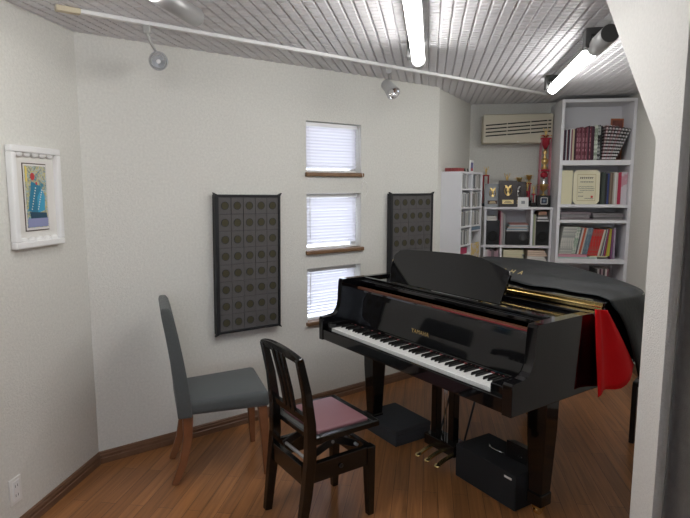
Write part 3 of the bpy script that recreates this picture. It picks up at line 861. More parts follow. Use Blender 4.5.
lamp((1.272, 2.935), 10.8, 1.235, .27, .0, 'bright tube lamp on the ceiling near the tall bookcase')
lamp(back((-.690, 2.10), azdir(12), GL), 12, GL, .05, .330, 'tube lamp at the upper left edge with only its grey end showing')

# ------------------------------------------------------------------ air conditioner on the back wall
ac = thing('air_conditioner', 'cream wall air conditioner with slanted louvres above the trophies', 'air conditioner', M_BW @ T(.105, -.003, 1.955))
b = MB(); b.box(0, -.165, 0, .630, 0, .265, M_ACB, bev=.012, seg=3); b.build('body', ac)
b = MB()
import itertools
def slot(x0, z0, x1, z1, th=.011):
    b.prism([(x0, z0), (x1, z1), (x1, z1+th), (x0, z0+th)], -.168, -.155, 'Y', M_DARK)
for r_, z in enumerate((.060, .093, .125, .158)):
    sl = .040/.60
    slot(.025, z, .215, z+.190*sl); slot(.222, z+.197*sl, .425, z+.40*sl); slot(.432, z+.407*sl, .575, z+.55*sl)
    slot(.583, z+.558*sl, .61, z+.572*sl)
b.build('louvre_slots', ac)
b = MB(); b.lathe([(0, 0), (.006, .001), (.006, .004), (0, .005)], M_PAPER, 12, T(.32, -.166, .012) @ Matrix.Rotation(R(90), 4, 'X')); b.build('indicator', ac)

# ------------------------------------------------------------------ tall bookcase
TF = frame(1.878, 4.925, 0, 98.4)
W = .612; DP = .45
ts = thing('tall_bookcase', 'tall white bookcase reaching the ceiling in the back right corner', 'bookcase', TF)
b = MB(); b.box(0, 0, 0, .026, DP, 2.30, M_SHELF, bev=.002); b.build('side_panel', ts)
b = MB(); b.box(W-.026, 0, 0, W, DP, 2.30, M_SHELF, bev=.002); b.build('side_panel', ts)
b = MB(); b.box(.026, 0, 2.272, W-.026, DP, 2.30, M_SHELF, bev=.002); b.build('top_panel', ts)
b = MB(); b.box(.026, .315, .06, W-.026, .325, 2.272, M_SHELF); b.build('back_panel', ts)
SH = [(1.737, 1.781), (1.370, 1.398), (1.234, 1.261), (.874, .914), (.45, .48), (.04, .07)]
for z0, z1 in SH:
    b = MB(); b.box(.026, .004, z0, W-.026, .315, z1, M_SHELF, bev=.002); b.build('shelf', ts)

def colmat(c, rough=.5):
    return mat('cover_%d_%d_%d' % tuple(int(v*99) for v in c), c, rough)
def book(F, x, y, z, w, h, d, c, label, cat, group, lean=0, name='book', spine=None, lie=False):
    # lean: rotation about local y at the bottom edge
    m = spine if spine is not None else colmat(c)
    b = MB(); e = .0012 if w > .004 else w*.25
    b.box(0, 0, 0, e, d, h, m); b.box(w-e, 0, 0, w, d, h, m); b.box(e, 0, 0, w-e, e, h, m)
    b.box(e, e, .002, w-e, d-.002, h-.002, M_PAPER)
    o = b.build(name, M=F @ T(x, y, z) @ Matrix.Rotation(lean, 4, 'Y'))
    tag(o, label, cat, group); return o
def ordn(i): return ['first', 'second', 'third', 'fourth', 'fifth', 'sixth', 'seventh', 'eighth', 'ninth', 'tenth', 'eleventh', 'twelfth', 'thirteenth', 'fourteenth', 'fifteenth', 'sixteenth', 'seventeenth', 'eighteenth', 'nineteenth', 'twentieth'][i] if i < 20 else 'twenty-'+['first', 'second', 'third', 'fourth', 'fifth', 'sixth', 'seventh', 'eighth', 'ninth'][(i-20) % 9] if i < 29 else 'thirtieth' if i == 29 else 'thirty-'+['first', 'second', 'third', 'fourth', 'fifth', 'sixth', 'seventh', 'eighth', 'ninth'][(i-30) % 9]

# top row of songbooks
MAR = (.10, .018, .030); PNK = (.34, .15, .18); NAV = (.02, .025, .06); WHT = (.72, .72, .72); CRM = (.66, .58, .40); BLK = (.015, .015, .018); GRN = (.30, .38, .28); PLM = (.05, .012, .03); ROSE = (.25, .08, .11)
cn = {MAR: 'maroon', PNK: 'dusty pink', NAV: 'navy', WHT: 'white', CRM: 'cream', BLK: 'black', GRN: 'pale green', PLM: 'dark plum', ROSE: 'rose brown'}
seq = [MAR, PLM, NAV, WHT, MAR, NAV, WHT, ROSE, CRM, CRM, PLM, MAR, PNK, ROSE, PNK, MAR, ROSE, PNK, MAR, PNK, ROSE, PLM, PNK, MAR, PLM, PLM]
x = .030
pat1 = stripes_mat('green_white_pattern', (.30, .36, .28), (.70, .74, .66), 30, 'N')
pat2 = stripes_mat('black_white_speckle', (.012, .012, .014), (.45, .48, .46), 38, 'N')
pat3 = stripes_mat('black_white_bars', (.015, .010, .012), (.74, .72, .72), 11, 'Z')
pat4 = stripes_mat('maroon_white_bars', (.10, .015, .025), (.66, .56, .56), 11, 'Z')
patr = stripes_mat('rose_print', (.16, .03, .05), (.46, .22, .26), 26, 'N')
for i, c in enumerate(seq):
    w = random.uniform(.0075, .0115); h = .262+.0012*i+random.uniform(-.006, .008)
    book(TF, x, .03+random.uniform(0, .012), 1.7815, w, h, .19, c, '%s songbook, %s from the left on the top shelf of the tall bookcase' % (cn[c], ordn(i)), 'book', 'songbooks on the top shelf', spine=patr if c == PNK else None)
    x += w+.0006
pl = [pat1, pat1, pat2, pat2, colmat(BLK)]
for i, m in enumerate(pl):
    w = random.uniform(.010, .013)
    kind = {pat1: 'pale green patterned', pat2: 'black speckled', pat4: 'maroon barred'}.get(m, 'plain black')
    book(TF, x, .03+random.uniform(0, .01), 1.7815, w, .297+random.uniform(-.006, .004), .19, BLK, '%s songbook, %s from the left on the top shelf of the tall bookcase' % (kind, ordn(i+len(seq))), 'book', 'songbooks on the top shelf', spine=m)
    x += w+.0006
x += .004
for i in range(8):
    w = .0125; ln = .10+.046*i; m = pat3 if i % 2 or i > 4 else pat4
    book(TF, x, .028, 1.7815+w*math.sin(ln), w, .300-.002*i, .19, BLK, '%s and white barred songbook leaning right, %s of the leaning row on the top shelf' % ('black' if m is pat3 else 'maroon', ordn(i)), 'book', 'barred songbooks leaning on the top shelf', lean=ln, spine=m)
    x += w/math.cos(ln)+.0012
ORG = (.50, .20, .08)
b = MB(); b.box(-.055, 0, 0, .055, .012, .375, mat('orange_print', (.46, .16, .07), .5, noise=.5, nscale=30)); b.box(-.043, -.002, .015, .043, .001, .360, mat('brown_print', (.22, .07, .05), .5, noise=.6, nscale=25))
o = b.build('picture_folder', M=TF @ T(.528, .245, 1.782) @ Matrix.Rotation(R(1), 4, 'Y')); tag(o, 'orange-brown picture folder standing upright behind the leaning songbooks', 'folder')

# second row: cream board, certificate, books
b = MB(); b.box(.030, .03, 1.3985, .125, .25, 1.695, M_CREAM, bev=.002); o = b.build('cream_box_file', M=TF); tag(o, 'plain cream box file at the left end of the second shelf', 'file')
cf = thing('certificate_frame', 'cream award certificate with cut corners propped on the second shelf', 'certificate', TF @ T(.130, .020, 1.399) @ Matrix.Rotation(R(-2.5), 4, 'X'))
w_, h_ = .222, .298; c_ = .026
o8 = [(c_, 0), (w_-c_, 0), (w_, c_), (w_, h_-c_), (w_-c_, h_), (c_, h_), (0, h_-c_), (0, c_)]
b = MB(); b.prism(o8, 0, .008, 'Y', mat('certificate_cream', (.80, .76, .56), .6), bev=.001); b.build('board', cf)
b = MB(); gm = mat('certificate_border', (.52, .44, .20), .5)
for q in ((.034, .030, w_-.034, .034), (.034, h_-.040, w_-.034, h_-.036), (.034, .030, .037, h_-.036), (w_-.037, .030, w_-.034, h_-.036)): b.box(q[0], -.001, q[1], q[2], .0005, q[3], gm)
b.build('border_line', cf)
ink = mat('ink', (.05, .045, .04), .6)
random.seed(3)
def glyphs(x0, x1, z, h, step, dens=.8):
    b = MB(); xx = x0
    while xx < x1:
        if random.random() < 2:
            b.box(xx, -.0012, z, xx+step*.62, .0004, z+h*.22, ink); b.box(xx+step*.2, -.0012, z+h*.1, xx+step*.42, .0004, z+h, ink)
            b.box(xx, -.0012, z+h*.6, xx+step*1.01, .0004, z+h*.78, ink)
        xx += step
    b.build('text_line', cf)
glyphs(.055, .165, .222, .016, .016, 1); glyphs(.060, .16, .190, .010, .014, 1)
glyphs(.045, .165, .150, .006, .009); glyphs(.045, .175, .134, .006, .009); glyphs(.060, .170, .118, .006, .009); glyphs(.045, .08, .100, .007, .010); glyphs(.045, .085, .066, .008, .009); glyphs(.10, .165, .045, .008, .009)
b = MB(); b.box(.150, -.0013, .056, .168, .0004, .074, mat('seal_red', (.6, .06, .05), .6)); b.build('red_seal', cf)
row2 = [((.05, .065, .055), 'dark green'), ((.08, .10, .085), 'grey green'), ((.07, .09, .08), 'grey green'), ((.03, .03, .035), 'black'), ((.035, .06, .22), 'blue'), ((.12, .10, .09), 'brown grey'), ((.30, .22, .15), 'tan'), ((.20, .14, .10), 'brown'), ((.45, .42, .36), 'beige'), ((.70, .70, .70), 'white'), ((.62, .60, .55), 'off-white'), ((.48, .03, .08), 'crimson'), ((.50, .04, .09), 'crimson')]
x = .366
for i, (c, nme) in enumerate(row2):
    w = random.uniform(.0095, .0135)
    book(TF, x, .03+random.uniform(0, .015), 1.3985, w, .285+random.uniform(-.02, .004), .20, c, '%s book, %s to the right of the certificate on the second shelf' % (nme, ordn(i)), 'book', 'books right of the certificate')
    x += w+.0006
b = MB(); b.box(x+.002, .04, 1.3985, x+.052, .24, 1.680, stripes_mat('pink_clear', (.66, .62, .66), (.60, .32, .38), 9, 'N'), bev=.002); o = b.build('clear_folder', M=TF); tag(o, 'pale pink and white file folder at the right end of the second shelf', 'folder')

# third row: flat piles of magazines
random.seed(11)
for side_, (x0, x1) in enumerate(((.034, .295), (.305, .575))):
    z = 1.2615
    for i in range(6):
        h = random.uniform(.006, .013); c = random.choice([(.20, .18, .20), (.42, .32, .38), (.5, .5, .5), (.05, .05, .06), (.35, .22, .28)])
        b = MB(); dx = random.uniform(-.012, .012) if 0 else random.uniform(0, .008)
        b.box(x0+dx, .02+random.uniform(0, .02), z, x1-random.uniform(0, .02), .23, z+h, colmat(c)); b.box(x0+dx+.002, .0195, z+h*.35, x1-.02, .2, z+h*.6, colmat((.5, .48, .48)))
        o = b.build('magazine', M=TF); tag(o, 'flat magazine, %s from the bottom of the %s pile on the third shelf' % (ordn(i), ('left', 'right')[side_]), 'magazine', 'magazines lying flat on the third shelf')
        z += h+.0006

# fourth row
z4 = .9145
flat = [((.03, .29, .50, .50, .46), 'mint'), ((.03, .31, .58, .26, .36), 'pink'), ]
b = MB(); b.box(.030, .02, z4, .36, .24, z4+.016, colmat((.45, .58, .54))); o = b.build('flat_folder', M=TF); tag(o, 'mint folder lying flat under the leaning books of the fourth shelf', 'folder')
b = MB(); b.box(.030, .015, z4+.0165, .275, .24, z4+.038, colmat((.62, .27, .36))); b.box(.032, .0145, z4+.024, .273, .2, z4+.027, colmat((.75, .5, .55))); o = b.build('pink_folder', M=TF); tag(o, 'pink folder lying on the mint folder on the fourth shelf', 'folder')
b = MB(); b.box(.30, .02, z4+.0165, .45, .22, z4+.026, M_CREAM); o = b.build('paper_sheets', M=TF); tag(o, 'cream papers lying flat beside the pink folder', 'papers')
fl1 = stripes_mat('floral_white', (.62, .61, .56), (.33, .35, .33), 55, 'N'); fl2 = stripes_mat('floral_green', (.30, .42, .32), (.66, .68, .62), 55, 'N')
rdp = stripes_mat('red_print', (.62, .03, .03), (.45, .10, .08), 45, 'N'); gry = stripes_mat('blue_grey_print', (.14, .20, .26), (.22, .28, .33), 45, 'N')
row4 = [(fl1, 'white floral', .014)]*6+[(fl2, 'green floral', .012)]*2+[(colmat((.12, .13, .13)), 'dark grey', .009), (colmat((.66, .64, .60)), 'white', .010), (colmat((.55, .12, .06)), 'orange red', .014), (colmat((.60, .58, .52)), 'off-white', .008), (gry, 'blue-grey', .017), (gry, 'blue-grey', .017)]+[(rdp, 'red', .0165)]*4+[(colmat((.72, .70, .62)), 'cream', .009), (colmat((.45, .36, .22)), 'tan', .007)]
x = .034; ln = .14
for i, (m, nme, w) in enumerate(row4):
    w *= 1.25
    zz = z4+(.0395 if x < .27 else .027)
    book(TF, x, .02+random.uniform(0, .006), zz+w*math.sin(ln), w, .245 if i < 8 else .238, .19, BLK, '%s book leaning right, %s from the left on the fourth shelf' % (nme, ordn(i)), 'book', 'leaning books on the fourth shelf', lean=ln, spine=m)
    x += (w+.0008)/math.cos(ln); ln = min(.20, ln+.004)
thin = [((.08, .10, .16), 'navy'), ((.6, .6, .6), 'white'), ((.04, .12, .14), 'teal'), ((.45, .04, .20), 'magenta'), ((.12, .02, .06), 'wine'), ((.6, .25, .05), 'orange'), ((.45, .55, .05), 'lime'), ((.50, .58, .08), 'lime'), ((.60, .45, .05), 'yellow'), ((.10, .04, .12), 'purple'), ((.35, .12, .30), 'violet')]
x += .002; ln = .17; zz = z4
for i, (c, nme) in enumerate(thin):
    w = .0075
    z_ = z4+.027 if x < .46 else z4
    book(TF, x, .02, z_+w*math.sin(ln)+.0005, w, .242 if x < .46 else .262, .19, c, 'thin %s booklet, %s of the bright booklets at the right of the fourth shelf' % (nme, ordn(i)), 'book', 'thin bright booklets on the fourth shelf', lean=ln)
    x += (w+.001)/math.cos(ln); ln = max(.03, ln-.016)
b = MB(); b.box(x+.012, .03, z4, min(x+.028, W-.03), .24, z4+.27, colmat((.42, .36, .46))); o = b.build('lilac_folder', M=TF); tag(o, 'lilac folder upright at the right end of the fourth shelf', 'folder')
# fifth row, just showing above the piano cover
x = .36
for i, (c, nme) in enumerate([((.03, .03, .03), 'black'), ((.5, .48, .46), 'white'), ((.05, .02, .03), 'dark plum'), ((.40, .28, .30), 'dusty pink'), ((.03, .03, .03), 'black'), ((.55, .50, .48), 'off-white'), ((.20, .08, .10), 'brown')]):
    w = .015; book(TF, x, .03, .4805, w, .345, .20, c, '%s book, %s from the left on the fifth shelf just above the piano cover' % (nme, ordn(i)), 'book', 'books on the fifth shelf'); x += w+.001

# ------------------------------------------------------------------ small white cube shelf on the back wall
Z1 = 1.365
SF = M_BW @ T(.130, -.30, 0)
WS = .608
ss = thing('white_cube_shelf', 'white open cube shelf with trophies on top beneath the air conditioner', 'shelf', SF)
parts = [('top_panel', (-.010, 0, Z1-.020, WS+.004, .29, Z1)), ('side_panel', (0, .004, .0, .020, .29, Z1-.02)), ('side_panel', (.588, .004, 0, .608, .29, Z1-.02)),
         ('shelf', (.020, .002, .990, .588, .29, 1.012)), ('divider', (.418, .004, 1.012, .438, .29, Z1-.02)), ('divider', (.150, .004, .70, .170, .29, .990)),
         ('shelf', (.020, .004, .680, .588, .29, .70)), ('back_panel', (.02, .282, .05, .588, .289, Z1-.02)), ('shelf', (.020, .004, .36, .588, .28, .38)), ('shelf', (.020, .004, .03, .588, .28, .05))]
for nme, q in parts:
    b = MB(); b.box(*q, M_SHELF, bev=.0015); b.build(nme, ss)
b = MB(); b.box(-.025, -.002, .990, .0, .29, 1.012, M_SHELF); b.build('shelf_edge', ss)
def shelfbox(name, label, cat, q, m, bev=.004, grp=None):
    b = MB(); b.box(*q, m, bev=bev); o = b.build(name, M=SF); return tag(o, label, cat, grp)
# speakers and stereo
def speaker(x0, x1, h, label):
    r = thing('bookshelf_speaker', label, 'speaker', SF @ T((x0+x1)/2, .02, 1.0125), 'black speakers in the cube shelf')
    w = (x1-x0)/2
    b = MB(); b.box(-w, 0, 0, w, .2, h, M_SATIN, bev=.004); b.build('cabinet', r)
    b = MB(); b.lathe([(.045, 0), (.048, .003), (.036, .004), (.010, -.004), (0, .0)], M_DARK, 24, T(0, .0, h*.36) @ Matrix.Rotation(R(90), 4, 'X')); b.build('cone', r)
speaker(.024, .145, .225, 'black speaker at the left of the cube shelf, under white paper boxes')
speaker(.470, .586, .222, 'black speaker at the right of the cube shelf, under loose papers')
st2 = thing('projector', 'black stereo unit with a round dial in the middle of the cube shelf', 'stereo', SF @ T(.200, .02, 1.0125))
b = MB(); b.box(0, 0, 0, .212, .22, .130, M_SATIN, bev=.006); b.build('body', st2)
b = MB(); b.lathe([(.034, 0), (.036, .004), (.030, .006), (.026, .003), (0, .004)], M_DARKM, 24, T(.155, 0, .075) @ Matrix.Rotation(R(90), 4, 'X')); b.build('dial', st2)
st2.name = 'stereo_unit'
for i in range(2): shelfbox('paper_box', 'flat white box, %s of the two on the left speaker' % ('lower', 'upper')[i], 'box', (.030, .03, 1.2380+i*.022, .115-.005*i, .2, 1.2580+i*.022), M_PAPER, .002, 'white boxes on the left speaker')
for i, (c, nme) in enumerate([((.45, .08, .14), 'red'), ((.55, .5, .5), 'white'), ((.45, .30, .32), 'pink'), ((.5, .5, .48), 'grey white'), ((.12, .12, .13), 'dark grey'), ((.5, .5, .5), 'pale grey'), ((.25, .28, .28), 'grey')]):
    book(SF, .1485+i*.0070, .02, 1.0125, .0062, .315-.006*i, .2, c, 'thin %s file, %s from the left between speaker and stereo' % (nme, ordn(i)), 'file', 'thin files beside the stereo', name='file')
random.seed(5)
z = 1.1430
for i, (c, nme) in enumerate([((.6, .6, .6), 'white'), ((.20, .32, .40), 'blue'), ((.65, .65, .63), 'white'), ((.55, .45, .40), 'beige'), ((.30, .42, .46), 'pale blue'), ((.65, .65, .66), 'white'), ((.40, .18, .16), 'reddish')]):
    h = .0095; x0 = .205+.006*i; b = MB(); b.box(x0, .02+.004*(i % 3), z, .405-.012*(i % 2), .22, z+h, colmat(c)); o = b.build('paper_stack', M=SF); tag(o, '%s bundle of papers, %s from the bottom of the pile on the stereo' % (nme, ordn(i)), 'papers', 'papers piled on the stereo'); z += h+.0004
for i, (c, nme) in enumerate([((.30, .34, .28), 'sage green'), ((.35, .38, .20), 'olive'), ((.5, .48, .42), 'beige')]):
    book(SF, .440+i*.0095, .02, 1.0125, .0088, .285, .2, c, '%s book, %s from the left in the right cube of the shelf' % (nme, ordn(i)), 'book', 'books left of the right speaker')
z = 1.2350
for i, (c, nme, hh) in enumerate([((.62, .62, .62), 'white', .012), ((.10, .10, .10), 'black', .012), ((.66, .66, .66), 'white', .016), ((.10, .09, .08), 'dark', .018), ((.42, .24, .16), 'brown', .028)]):
    b = MB(); b.box(.475+.004*i, .02, z, .584-.006*i, .2, z+hh, colmat(c)); o = b.build('paper_stack', M=SF); tag(o, '%s item, %s from the bottom of the pile on the right speaker' % (nme, ordn(i)), 'papers', 'papers piled on the right speaker'); z += hh+.0005
for i in range(9):
    c = random.choice([(.55, .45, .47), (.45, .30, .34), (.6, .58, .58), (.2, .15, .17)])
    book(SF, .022+i*.0135, .02, .7005, .0125, .26+random.uniform(-.01, .01), .2, c, 'file, %s from the left in the lower left cube behind the piano cover' % ordn(i), 'file', 'files in the lower left cube', name='file')
for i in range(14):
    z = .7005+i*.019
    if z > .955: break
    b = MB(); b.box(.185, .02, z, .375-.01*(i % 3), .22, z+.017, M_CREAM if i > 9 else M_PAPER); o = b.build('paper_stack', M=SF); tag(o, 'cream paper ream, %s from the bottom of the left pile in the lower right cube' % ordn(i), 'papers', 'paper reams, left pile in the lower cube')
    b = MB(); b.box(.405, .02, z, .580-.01*((i+1) % 3), .22, z+.017, mat('peach_paper', (.72, .56, .44), .8) if i > 10 else M_PAPER); o = b.build('paper_stack', M=SF); tag(o, 'peach paper ream, %s from the bottom of the right pile in the lower right cube' % ordn(i), 'papers', 'paper reams, right pile in the lower cube')

# plaques and trophies on top
PT = Z1+.0005
def crest(b, cx, cz, s, y, m):
    # laurel-like emblem
    for sx in (-1, 1):
        for k in range(7):
            a = R(-70+k*24); rx = cx+sx*s*.62*math.cos(a*.9); rz = cz+s*.75*math.sin(a*.9)
            b.lathe([(0, -.0012), (s*.20, 0), (0, .0025)], m, 8, T(rx, y, rz) @ Matrix.Rotation(R(90), 4, 'X') @ Matrix.Rotation(-sx*a, 4, 'Z') @ Matrix.Scale(.5, 4, (1, 0, 0)))
    b.lathe([(0, -.001), (s*.32, 0), (s*.28, .003), (0, .005)], m, 16, T(cx, y, cz) @ Matrix.Rotation(R(90), 4, 'X'))
    for sx in (-1, 1): b.prism([(cx+sx*s*.1, cz+s*.2), (cx+sx*s*.65, cz+s*.95), (cx+sx*s*.30, cz+s*.95), (cx, cz+s*.5)], y-.003, y, 'Y', m)
    b.prism([(cx-s*.10, cz-s*.3), (cx+s*.10, cz-s*.3), (cx+s*.25, cz-s*.95), (cx-s*.25, cz-s*.95)], y-.003, y, 'Y', m)
def plaque(name, label, x0, x1, h, board, y, crestm, lab, labm):
    r = thing(name, label, 'plaque', SF @ T((x0+x1)/2, y, PT), 'award plaques on the cube shelf')
    w = (x1-x0)/2; tl = Matrix.Rotation(R(-6), 4, 'X')
    b = MB(); b.box(-w, 0, 0, w, .014, h, board, bev=.003, M=tl); b.build('board', r)
    b = MB(); crest(b, 0, h*.62, min(w, h/2)*.62, -.001, crestm); bmesh.ops.transform(b.bm, matrix=tl, verts=b.bm.verts); b.build('emblem', r)
    b = MB(); b.box(-w*.62, -.003, h*.12, w*.62, .0, h*.27, labm, bev=.001, M=tl)
    b.box(-w*.42, -.0038, h*.155, w*.42, -.002, h*.175, lab, M=tl); b.box(-w*.32, -.0038, h*.205, w*.32, -.002, h*.225, lab, M=tl); b.build('name_plate', r)
    b = MB(); b.box(-.03, .03, 0, .03, .05, .03, board); b.build('stand', r)
    return r
GRYP = mat('silver_grey_plaque', (.34, .36, .38), .4); DKP = mat('dark_wood_plaque', (.045, .035, .035), .3, coat=.3); BRN = mat('brown_plate', (.08, .04, .03), .4)
plaque('award_plaque', 'silver-grey award plaque with a gold wreath and dark nameplate, at the left', .005, .150, .215, GRYP, .07, M_GOLD, M_GOLDP, BRN)
plaque('award_plaque', 'large dark award plaque with a gold crest in the centre of the cube shelf', .128, .292, .245, DKP, .02, M_GOLD, DKP, M_GOLDP)
plaque('award_plaque', 'dark plaque half hidden behind the large dark award plaque', .225, .385, .235, DKP, .10, M_CHROME, DKP, M_GOLDP)
cd = thing('white_card', 'small white card standing in front of the plaques', 'card', SF @ T(.297, .012, PT))
b = MB(); b.box(0, 0, 0, .096, .003, .090, M_WHITE, M=Matrix.Rotation(R(-4), 4, 'X')); b.build('card', cd)
b = MB(); b.box(.032, -.0012, .030, .064, .0, .058, mat('card_motif', (.30, .32, .34), .6, noise=.5, nscale=120), bev=.0, M=Matrix.Rotation(R(-4), 4, 'X')); b.build('card_motif', cd)
b = MB(); b.box(.30, .0, .01, .345, .03, .02, M_PLAST); b.bm.free()

RIB = mat('red_ribbon', (.42, .02, .04), .6); PRB = mat('pink_column', (.55, .22, .26), .4)
def figure(b, z, s, m):
    b.lathe([(0, 0), (.016*s, .002*s), (.012*s, .012*s), (.005*s, .02*s), (.010*s, .035*s), (.014*s, .055*s), (.008*s, .07*s), (.004*s, .075*s), (.008*s, .083*s), (.006*s, .093*s), (0, .097*s)], m, 14, T(0, 0, z))
    for sx in (-1, 1): b.tube([(sx*.008*s, 0, z+.062*s), (sx*.022*s, 0, z+.075*s), (sx*.028*s, 0, z+.105*s)], .0035*s, m, 6)
def cup(b, z, s, m):
    b.lathe([(0, 0), (.022*s, 0), (.020*s, .006*s), (.005*s, .014*s), (.006*s, .03*s), (.022*s, .045*s), (.030*s, .075*s), (.032*s, .085*s), (.026*s, .083*s), (0, .06*s)], m, 18, T(0, 0, z))
    for sx in (-1, 1): b.tube([(sx*.028*s, 0, z+.078*s), (sx*.046*s, 0, z+.075*s), (sx*.044*s, 0, z+.052*s), (sx*.024*s, 0, z+.048*s)], .003*s, m, 6)
def trophy(label, x, y, base, cols, hcol, s, kind, top=True, colm=RIB):
    r = thing('trophy', label, 'trophy', SF @ T(x, y, PT), 'trophies on the cube shelf')
    bw, bh = base
    b = MB(); b.box(-bw, -bw*.7, 0, bw, bw*.7, bh, M_SATIN, bev=.003); b.build('base', r)
    z = bh
    if cols:
        b = MB()
        for cx, cy in cols: b.cyl((cx, cy, z), (cx, cy, z+hcol), .006, colm, 10)
        b.build('column', r); z += hcol
        b = MB(); b.box(-bw*.85, -bw*.5, z, bw*.85, bw*.5, z+.012, colm, bev=.003); b.build('tier', r); z += .012
    b = MB(); (cup if kind == 'cup' else figure)(b, z, s, M_GOLD); b.build('figure' if kind != 'cup' else 'cup', r)
    return r
trophy('small red and gold figure trophy at the far left behind the grey plaque', .022, .19, (.036, .03), [(-.022, 0), (.022, 0)], .255, .75, 'figure')
trophy('gold figure trophy peeking above the large dark plaque', .215, .17, (.03, .05), [(-.015, 0), (.015, 0)], .155, .9, 'figure')
trophy('gold cup trophy peeking above the half hidden plaque', .330, .19, (.03, .05), [(-.015, 0), (.015, 0)], .135, .9, 'cup')
trophy('gold figure trophy with red column standing right of the plaques', .400, .16, (.026, .05), [(-.014, 0), (.014, 0)], .085, .9, 'figure')
trophy('second gold figure trophy with red column, nearer the tall trophy', .455, .13, (.022, .04), [(0, 0)], .070, .8, 'figure')
trophy('taller gold cup trophy behind the two red-columned trophies', .425, .23, (.03, .06), [(-.012, 0), (.012, 0)], .150, .9, 'cup')
tt = thing('trophy', 'tallest trophy with pink and red columns and a black base beside the tall bookcase', 'trophy', SF @ T(.540, .12, PT), 'trophies on the cube shelf')
b = MB(); b.box(-.058, -.045, 0, .058, .045, .105, M_SATIN, bev=.004); b.build('base', tt)
b = MB(); b.box(-.030, -.049, .025, .032, -.044, .088, M_PLAST, bev=.006); b.box(-.024, -.050, .031, .026, -.046, .082, mat('badge_blue', (.02, .03, .07), .3)); b.box(-.010, -.0512, .045, .012, -.049, .068, mat('badge_grey', (.2, .25, .32), .4)); o = b.build('badge', tt); o['label'] = 'white-edged dark badge'
b = MB(); cup(b, .105, 1.25, M_GOLD); b.lathe([(0, 0), (.026, .004), (.032, .03), (.016, .06), (.008, .10), (0, .105)], M_CHROME, 16, T(0, 0, .19)); b.build('lower_cup', tt)
for cx in (-.046, .050):
    for cy in (-.03, .03):
        b = MB(); b.cyl((cx, cy, .105), (cx*.86, cy, .62), .0055, PRB, 10); b.build('column', tt)
b = MB(); b.box(-.046, -.032, .325, .048, .032, .345, RIB, bev=.004); b.build('tier', tt)
b = MB(); b.lathe([(0, 0), (.030, .004), (.034, .03), (.022, .05), (0, .055)], RIB, 16, T(0, 0, .27)); b.lathe([(0, 0), (.030, .004), (.024, .02), (.010, .035), (.028, .06), (.034, .09), (0, .10)], M_GOLD, 18, T(0, 0, .345)); b.build('middle_cup', tt)
b = MB(); b.lathe([(0, 0), (.012, .0), (.034, .05), (.038, .085), (.030, .09), (0, .092)], RIB, 18, T(0, 0, .53)); b.lathe([(0, 0), (.020, .0), (.014, .02), (.008, .04), (.020, .06), (.008, .09), (0, .09)], M_GOLD, 16, T(0, 0, .44)); b.build('red_bowl', tt)
b = MB(); b.box(-.044, -.034, .618, .046, .034, .632, RIB, bev=.004)
for k in range(10):
    a = k*2*PI/10; b.tube([(0, 0, .63), (.03*math.cos(a), .03*math.sin(a), .655), (.052*math.cos(a), .04*math.sin(a), .650)], .004, M_GOLD if k % 2 else RIB, 6)
b.build('crown', tt)
b = MB(); figure(b, .632, .85, M_GOLD); b.build('figure', tt)

# ------------------------------------------------------------------ CD rack beside the corner wall
KF = frame(.958, 4.60, 0, 34)
KW, KD, KH = .48, .198, 1.677
ck = thing('cd_rack', 'narrow white rack of CDs turned sideways against the corner wall', 'rack', KF)
for q in ((0, .016), (KW/2-.007, KW/2+.007), (KW-.016, KW)):
    b = MB(); b.box(q[0], 0, 0, q[1], KD, KH, M_SHELF, bev=.0015); b.build('side_panel' if q[0] != KW/2-.007 else 'divider', ck)
b = MB(); b.box(.016, .001, KH-.016, KW-.016, KD, KH, M_SHELF); b.build('top_panel', ck)
b = MB(); b.box(.016, KD-.006, 0, KW-.016, KD-.001, KH-.016, M_SHELF); b.build('back_panel', ck)
rowz = [1.535, 1.378, 1.220, 1.062, .985, .80, .62, .44, .24, .03]
for z in rowz:
    b = MB(); b.box(.016, .002, z-.012, KW/2-.007, KD-.006, z, M_SHELF); b.build('shelf', ck)
rowz2 = [1.535, 1.378, 1.220, 1.175, .80, .62, .44, .24, .03]
for z in rowz2:
    b = MB(); b.box(KW/2+.007, .002, z-.012, KW-.016, KD-.006, z, M_SHELF); b.build('shelf', ck)
random.seed(21)
cdc = [(.45, .45, .44), (.12, .12, .13), (.6, .6, .58), (.25, .24, .22), (.40, .36, .30), (.7, .7, .7), (.18, .20, .22), (.35, .37, .38)]
rn = ['top', 'second', 'third', 'fourth']
for ri, z in enumerate(rowz[:4]):
    for ci_ in (0, 1):
        if ri == 3 and ci_ == 1: continue
        x = .020 if ci_ == 0 else KW/2+.010; xm = (KW/2-.012) if ci_ == 0 else KW-.022; i = 0
        if ri == 0 and ci_ == 0: xm -= .07
        while x < xm-.011:
            w = .0132; c = random.choice(cdc)
            b = MB(); b.box(0, 0, 0, w, .135, .124+random.uniform(-.006, .002), colmat(c, .25)); b.box(.001, -.0006, .01, w-.001, .0004, .112, colmat(random.choice(cdc)))
            o = b.build('cd_case', M=KF @ T(x, .008+random.uniform(0, .006), z+.0005)); tag(o, 'CD, %s from left in the %s cell of the rack\'s %s column' % (ordn(i), rn[ri], ('left', 'right')[ci_]), 'CD', 'CD cases in the white rack')
            x += w+.0008; i += 1
b = MB(); b.box(.022, .004, .9855, .165, .12, 1.035, mat('crimson_box', (.42, .02, .09), .4, noise=.5, nscale=40), bev=.002); o = b.build('crimson_case', M=KF); tag(o, 'crimson case lying in a low cell of the CD rack', 'case')
b = MB(); b.box(.25, .0, 1.1755, .455, .13, 1.202, colmat((.16, .24, .32))); o = b.build('blue_case', M=KF); tag(o, 'blue-grey case lying in the right column of the CD rack', 'case')
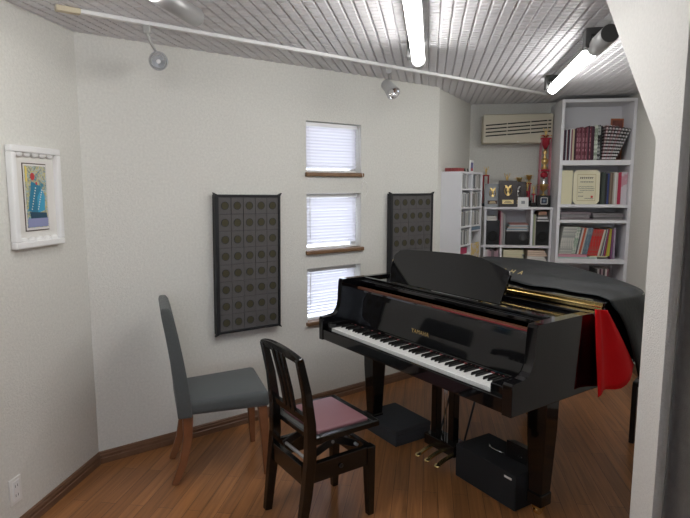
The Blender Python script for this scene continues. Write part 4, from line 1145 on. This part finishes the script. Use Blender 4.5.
b = MB(); b.box(.252, .004, .8005, .455, .018, 1.06, stripes_mat('yellow_print', (.66, .50, .18), (.62, .55, .50), 22, 'N')); o = b.build('picture_book', M=KF); tag(o, 'yellow and pink illustrated book standing in the right column of the CD rack', 'book')
# items on top of the rack
for i in range(2):
    b = MB(); b.box(.02, .045+i*.06, KH+.0005, .16, .100+i*.06, KH+.030, mat('red_box', (.28, .05, .05), .5, noise=.5, nscale=50), bev=.002); o = b.build('small_box', M=KF); tag(o, 'small dark red box on top of the CD rack, %s one' % ('nearer', 'farther')[i], 'box', 'dark red boxes on the CD rack')
for i, xx in enumerate((.18, .22, .26, .30)):
    b = MB(); b.lathe([(0, 0), (.010, 0), (.011, .010), (.004, .018), (.006, .028), (0, .034)], M_DARKM, 10); o = b.build('figurine', M=KF @ T(xx, .10-.01*i, KH)); tag(o, 'tiny dark figurine, %s from the left on the CD rack' % ordn(i), 'figurine', 'tiny figurines on the CD rack')
pf2 = thing('photo_card', 'small white framed photo standing on the far end of the CD rack', 'photo', KF @ T(.335, .06, KH))
b = MB(); b.box(0, 0, 0, .078, .010, .105, M_WHITE, bev=.002); b.build('frame', pf2)
b = MB(); b.box(.008, -.001, .012, .060, .0005, .085, mat('photo_picture', (.16, .16, .32), .4, noise=.7, nscale=45)); b.box(.010, -.0016, .012, .055, -.0006, .035, colmat((.5, .06, .08))); b.build('photo', pf2)

# ------------------------------------------------------------------ light, world, camera
w = bpy.data.worlds.new('World'); bpy.context.scene.world = w; w.use_nodes = True
bg = w.node_tree.nodes['Background']; bg.inputs['Color'].default_value = (.82, .88, 1.0, 1); bg.inputs['Strength'].default_value = 4.5

sc = bpy.context.scene
cam = bpy.data.cameras.new('camera'); co_ = bpy.data.objects.new('camera', cam); C.objects.link(co_)
co_.location = (0, 0, 1.55); co_.rotation_euler = (R(90-7.4), 0, 0)
cam.sensor_width = 36; cam.lens = 555/690*36; cam.clip_start = .05
sc.camera = co_
sc.view_settings.view_transform = 'Standard'; sc.view_settings.look = 'None'; sc.view_settings.gamma = 1; sc.view_settings.use_curve_mapping = False
sc.view_settings.exposure = 0.11
